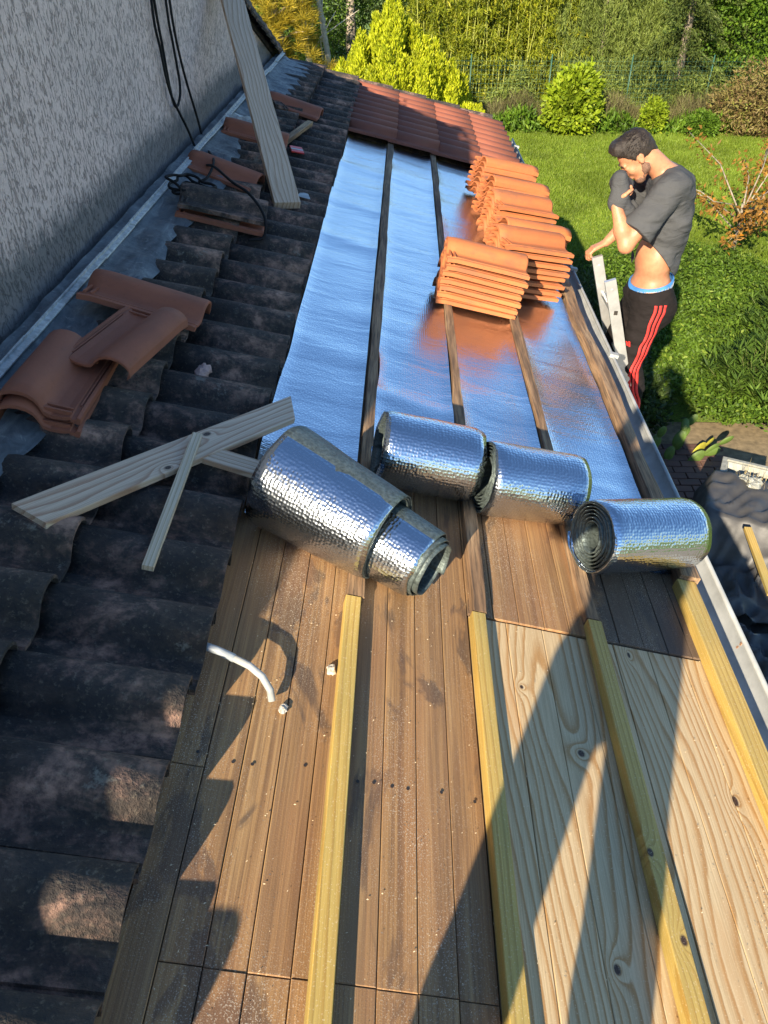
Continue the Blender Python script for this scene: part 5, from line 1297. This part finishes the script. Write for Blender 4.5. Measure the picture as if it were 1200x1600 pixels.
strands('willow_tree', 5.1, 23.6, 'pale feathery willow between the bamboo and the dark spruce', 2.9, 1.6, 4.6, 60000, LM['willow'], 0.12, 0.016, 4)
strands('willow_tree', 3.9, 26.0, 'soft green willow behind the bamboo and the round bush', 4.4, 1.4, 5.2, 45000, LM['willow'], 0.14, 0.022, 4)

def spruce(x, y, h, R, label, seed):
    r_ = random.Random(seed); p = plant('spruce_tree', x, y, label, 'tree', 'dark spruces at the garden end'); trunk(p, [(0, 0, 0), (0, 0, h)], [0.14, 0.02]); V_, F_ = [], []; b = 0
    for k in range(210):
        z = h*(k/210.0)**0.9+0.15; a = r_.uniform(0, 6.28); Lb = (R*(1-z/h)+0.15)*r_.uniform(0.75, 1.1); n = int(60+230*Lb/R); t = rng.random(n)**0.7; dr = 0.38*Lb
        cx = math.cos(a)*Lb*t; cy = math.sin(a)*Lb*t; cz = z+0.18*Lb*t-dr*t*t; sw = rng.normal(size=n)*0.11*(1.2-t*0.5)
        P = np.c_[cx-math.sin(a)*sw, cy+math.cos(a)*sw, cz-np.abs(rng.normal(size=n))*0.06]; D = np.c_[math.cos(a)*0.9-math.sin(a)*np.sign(sw)*0.6, math.sin(a)*0.9+math.cos(a)*np.sign(sw)*0.6, np.full(n, -0.5)]+rng.normal(size=(n, 3))*0.25
        V, F = leaves(P, D, rng.uniform(0.06, 0.13, n), 0.026); V_.append(V); F_.append(F+b); b += len(V)
    crown('crown', p, np.concatenate(V_), np.concatenate(F_), LM['spruce'])
spruce(7.2, 23.3, 6.0, 2.2, 'dark drooping spruce above the man, largest conifer at the back right', 5)
spruce(8.7, 25.2, 6.0, 2.0, 'second dark spruce, half behind the largest one at the far right', 6)
bushy('green_tree', 9.7, 23.4, 'fresh green leafy tree in the top right corner', 'tree', [(0, 0, 2.3, 1.9, 1.3, 2.0), (-0.9, 0.3, 3.4, 1.6, 1.1, 1.4)], 26000, 0.11, 0.06, LM['green'], trunks=(([(0, 0, 0), (0, 0, 2.6)], [0.15, 0.08]),))
bushy('lime_bush', 4.05, 20.9, 'round lime green leafy bush at the lawn edge by the fence', 'bush', [(0, 0, 0.50, 0.62, 0.55, 0.50), (0.12, 0, 1.05, 0.42, 0.4, 0.42), (-0.2, 0, 0.85, 0.35, 0.3, 0.4), (0.35, 0.1, 0.5, 0.35, 0.3, 0.4)], 7500, 0.15, 0.085, LM['bush'], up=0.1)
# far backdrop hedge so that no empty horizon shows between the trees
def backwood():
    P, d = shell_pts([(x_, 30+rnd.uniform(-.6, .6), rnd.uniform(1.2, 3.0), 2.4, 1.4, rnd.uniform(2.6, 3.6)) for x_ in np.arange(-12, 19, 1.7)], 90000, 0.6); V, F = leaves(P, d+rng.normal(size=d.shape)*0.6, rng.uniform(0.10, 0.2, len(P)), 0.08); P[:, 2] = np.maximum(P[:, 2], 0)
    tag(ob('far_wood', fast_mesh('far_wood', V, F, LM['green'])), 'mixed green wood closing the view behind all the garden trees', 'wood', kind='stuff')
backwood()

# fence with posts, wire and overgrown dry brush
def fence():
    f = empty('wire_fence', Matrix.Translation((5, 22.1, 0)), 'green wire mesh fence on thin posts along the back of the lawn', 'fence'); gm = plain('green coated steel', (0.03, 0.10, 0.07), 0.5)
    for q in range(9):
        mb = MB(); mb.tube([(-7.5+q*2.0+0.13, 0, 0), (-7.5+q*2.0+0.13, 0, 1.55)], 0.014, 8); mb.build('post', gm, f, smooth=True)
    mb = MB()
    for z in np.arange(0.1, 1.5, 0.10): mb.box(-8, 9, -0.001, 0.001, z, z+0.003)
    for x_ in np.arange(-8, 9, 0.10): mb.box(x_, x_+0.003, -0.0022, -0.0012, 0.05, 1.5)
    tag(mb.build('wire_mesh', gm, f), kind='stuff')
fence()
def thicket(name, x0, x1, y, h, n, m, label, L=0.35, W_=0.010, up=1.0):
    P = np.c_[rng.uniform(x0, x1, n), y+rng.normal(size=n)*0.25, h*rng.random(n)**1.3*(0.75+0.35*vnoise(np.c_[rng.uniform(x0, x1, n)*0+1, np.zeros(n), np.zeros(n)]))]; P[:, 2] *= 0.65+0.45*vnoise(np.c_[P[:, 0]*1.7, np.zeros(n), np.zeros(n)], 6)
    D = rng.normal(size=(n, 3))*0.35; D[:, 2] += up; V, F = leaves(P, D, L*rng.uniform(0.5, 1.3, n), W_); c = ((x0+x1)/2, y, 0); V -= np.array(c)
    return tag(ob(name, fast_mesh(name, V, F, m), None, Matrix.Translation(c)), label, 'thicket', kind='stuff')
thicket('dry_brush', 1.4, 4.0, 21.9, 0.85, 8000, LM['dry'], 'dry grey brown stems along the fence left of the lime bush')
thicket('dry_brush', 4.6, 10.5, 21.7, 1.0, 17000, LM['dry'], 'dry brown bramble bank along the fence right of the lime bush')
thicket('green_undergrowth', 1.6, 10.8, 21.4, 0.75, 14000, LM['green'], 'green weeds and young shoots mixed along the foot of the fence', 0.16, 0.05, 0.3)
thicket('climbing_weeds', 1.2, 10.8, 22.3, 2.0, 22000, LM['willow'], 'pale climbing growth hanging in the wire fence', 0.16, 0.03, -0.2)
bushy('bramble_bush', 9.5, 20.9, 'brown and red bramble mound at the right edge of the lawn', 'bush', [(0, 0, 0.8, 1.5, 0.9, 1.1), (-1.2, 0.2, 0.5, 0.9, 0.6, 0.6)], 15000, 0.12, 0.035, leaf_mat('rusty bramble leaf', (0.17, 0.10, 0.05), (0.26, 0.22, 0.07), (0.30, 0.36, 0.06), 0.3))
bushy('small_shrub', 6.1, 21.0, 'small yellow green shrub before the dry brush, under the spruce', 'bush', [(0, 0, 0.35, 0.30, 0.25, 0.42)], 2200, 0.09, 0.04, LM['bush'], up=0.3)
bushy('shade_fill_shrub', 2.15, 8.0, 'dark leafy shrub added to deepen the roof shade behind the man', 'shrub', [(0, 0, 0.35, 0.55, 1.3, 0.45), (0.1, -0.9, 0.3, 0.5, 0.6, 0.4), (-0.1, 1.3, 0.4, 0.5, 0.9, 0.4)], 14000, 0.07, 0.035, LM['dark'], up=0.2)  # dark foliage put in to make the shade under the eave look deeper
bushy('small_shrub', 7.2, 20.6, 'low green weed clump right of the small yellow shrub', 'bush', [(0, 0, 0.25, 0.35, 0.25, 0.30)], 1800, 0.09, 0.04, LM['green'], up=0.3)
bushy('side_bush', 8.9, 17.6, 'mixed yellow and green bush at the right border behind the autumn tree', 'bush', [(0, 0, 0.6, 1.0, 0.8, 0.8), (0.8, -1.6, 0.5, 0.9, 0.8, 0.7)], 12000, 0.11, 0.05, LM['orange'], up=0.1)

# lawn blades
def lawn():
    n = 330000; Y = 8.5+13.3*rng.random(n)**1.0; X = rng.uniform(1.2, 10.5, n); k = X < (0.62*Y+0.2); X, Y = X[k], Y[k]
    k = ~((X > 3.0) & (Y < 11.6-0.25*(X-3)) & (Y < 12)); X, Y = X[k], Y[k]; n = len(X)
    h = rng.uniform(0.025, 0.060, n)*(1+0.6*vnoise(np.c_[X*1.3, Y*1.3, np.zeros(n)])); P = np.c_[X, Y, np.full(n, -0.02)]; D = rng.normal(size=(n, 3))*0.45; D[:, 2] = 1; D /= np.linalg.norm(D, axis=1)[:, None]
    S = rng.normal(size=(n, 3)); S[:, 2] = 0; S /= np.linalg.norm(S, axis=1)[:, None]; w = (0.0045+0.0003*Y)[:, None]
    V = np.stack([P-S*w, P+S*w, P+D*(h+0.02)[:, None]], 1).reshape(-1, 3); F = np.arange(n*3).reshape(-1, 3)
    tag(ob('lawn_grass', fast_mesh('lawn_grass', V, F, LM['grass'])), 'short green lawn grass across the garden', 'grass', kind='stuff')
lawn()
# low ground cover bank right of the eave
def cover():
    n = 120000; X = rng.uniform(1.9, 8.0, n); Y = rng.uniform(6.6, 11.9, n); k = (Y > 6.75+0.9*np.clip(3.3-X, 0, 2)) & (X < 0.62*Y+0.4) & (Y < 11.6+0.3*np.sin(X*2)); X, Y = X[k], Y[k]; n = len(X)
    h = 0.34+0.16*vnoise(np.c_[X*1.1, Y*1.1, np.zeros(n)])+0.05*vnoise(np.c_[X*4, Y*4, np.zeros(n)]); P = np.c_[X, Y, h*rng.uniform(0.45, 1.0, n)]; D = rng.normal(size=(n, 3)); D[:, 2] = np.abs(D[:, 2])*0.7; V, F = leaves(P, D, rng.uniform(0.035, 0.075, n), rng.uniform(0.02, 0.035, n))
    tag(ob('ground_cover', fast_mesh('ground_cover', V, F, LM['ground'])), 'dense low leafy ground cover between the lawn and the paving', 'ground cover', kind='stuff')
cover()
def oleander(x, y, r, n, label, h=0.75):
    p = plant('oleander', x, y, label, 'shrub', 'narrow leaved shrubs at the right edge'); V_, F_ = [], []; b = 0; st = MB()
    for k in range(n):
        a = rnd.uniform(0, 6.28); q = r*math.sqrt(rnd.random()); c = np.array((q*math.cos(a), q*math.sin(a), h*(1-0.5*(q/r)**2)*rnd.uniform(0.7, 1.05)))
        st.tube([(c[0]*0.5, c[1]*0.5, 0), (c[0]*0.8, c[1]*0.8, c[2]*0.6), tuple(c)], [0.008, 0.006, 0.003], 4, False); m_ = 26; t = rng.random(m_)
        P = c*np.c_[0.9+0.1*t, 0.9+0.1*t, 0.62+0.38*t]; an = rng.uniform(0, 6.28, m_); D = np.c_[np.cos(an), np.sin(an), 0.35+0.5*t]; up = np.tile(np.array([[0, 0, 1.0]]), (m_, 1)); V, F = leaves(P, D, rng.uniform(0.11, 0.19, m_), 0.022, up+rng.normal(size=(m_, 3))*0.2); V_.append(V); F_.append(F+b); b += len(V)
    tag(st.build('stems', plain('green stem', (0.10, 0.12, 0.03), 0.8), p), kind='stuff'); crown('foliage', p, np.concatenate(V_), np.concatenate(F_), LM['oleander'])
oleander(4.15, 7.55, 0.85, 190, 'narrow leaved oleander in the lower right just above the tub')
oleander(5.1, 9.0, 0.9, 150, 'narrow leaved oleander farther back along the right edge')
# young tree with autumn leaves
def autumn(x, y):
    p = plant('autumn_tree', x, y, 'thin young tree with sparse orange and brown autumn leaves right of the man', 'tree'); tips = []
    trunk(p, [(0, 0, 0), (0.05, 0.1, 0.4), (-0.02, 0.05, 0.7)], [0.035, 0.028, 0.02])
    for q in range(20):
        a = rnd.uniform(0, 6.28); L = rnd.uniform(0.7, 1.9); z = rnd.uniform(0.25, 0.7); e = (L*math.cos(a), L*math.sin(a)*1.3, z+rnd.uniform(0.25, 0.95)); mid = (e[0]*0.5+0.05, e[1]*0.5, z+(e[2]-z)*0.65)
        trunk(p, [(0, 0.05, z), mid, e], [0.014, 0.009, 0.004], name='limb')
        for t in np.linspace(0.3, 1, 9): tips.append([mid[i]*2*t*(1-t)+e[i]*t*t + (0, 0.05, z)[i]*(1-t)**2 for i in range(3)])
    tips = np.array(tips); n = 1300; ch = rng.integers(0, len(tips), n); P = tips[ch]+rng.normal(size=(n, 3))*0.07; D = rng.normal(size=(n, 3)); D[:, 2] -= 0.7; V, F = leaves(P, D, rng.uniform(0.06, 0.12, n), rng.uniform(0.03, 0.06, n)); crown('crown', p, V, F, LM['orange'])
autumn(5.35, 12.6)
autumn2 = None
# prickly pear
def cactus():
    p = plant('prickly_pear', 2.70, 6.45, 'prickly pear cactus with flat oval pads in the shade beside the man', 'cactus'); g1 = plain('green cactus pad', (0.08, 0.13, 0.02), 0.6, 0, 9, .3, .3); g2 = plain('yellow cactus pad', (0.30, 0.27, 0.025), 0.6, 0, 9, .3, .3)
    roots = [(-0.30, -0.15, .15, 0), (-0.20, 0.10, -.25, 0), (-0.05, -0.05, .10, 0), (0.05, 0.12, .35, 0), (0.14, -0.08, .85, 0), (0.22, 0.06, 1.05, 1), (-0.42, 0.05, -.2, 0)]
    mats_ = []
    for (x, y, le, yel) in roots:
        A = Matrix.Translation((x, y, -0.01)) @ Euler((rnd.uniform(-.2, .2), le, rnd.uniform(-.7, .7))).to_matrix().to_4x4(); mats_.append((A, yel, 1.0))
        for q in range(rnd.choice((1, 2, 2))):
            Bm = A @ Matrix.Translation((rnd.uniform(-.02, .02), 0, 0.185)) @ Euler((rnd.uniform(-.2, .2), rnd.uniform(-.5, .5)+(0.35 if yel else 0), rnd.uniform(-.5, .5))).to_matrix().to_4x4(); mats_.append((Bm, 1 if yel else 0, 0.9))
            if q == 0 and not yel: mats_.append((Bm @ Matrix.Translation((0, 0, 0.165)) @ Euler((rnd.uniform(-.3, .3), rnd.uniform(-.5, .5), 0)).to_matrix().to_4x4(), 0, 0.75))
    for (Mx, yel, sc_) in mats_:
        V = []; F = []; n = 14; s_ = rnd.uniform(0.92, 1.08)*sc_
        for sd in (1, -1):
            for r_ in (0.0, 0.5, 0.85, 1.0):
                for k in range(n):
                    a = 2*math.pi*k/n; px_ = 0.055*r_*math.cos(a)*s_; pz = (0.10+0.10*r_*math.sin(a))*s_; px_ *= 1+0.25*(pz/0.2-0.5); V.append((px_, sd*0.014*math.sqrt(max(0, 1-r_*r_))+0.0, pz))
        for h in (0, 1):
            for r_ in range(3):
                for k in range(n):
                    a = h*4*n+r_*n; q = (a+k, a+(k+1) % n, a+n+(k+1) % n, a+n+k); F.append(q if h else q[::-1])
        ob('pad', mesh('pad', V, F, g2 if yel else g1, True), p, Mx)
cactus()
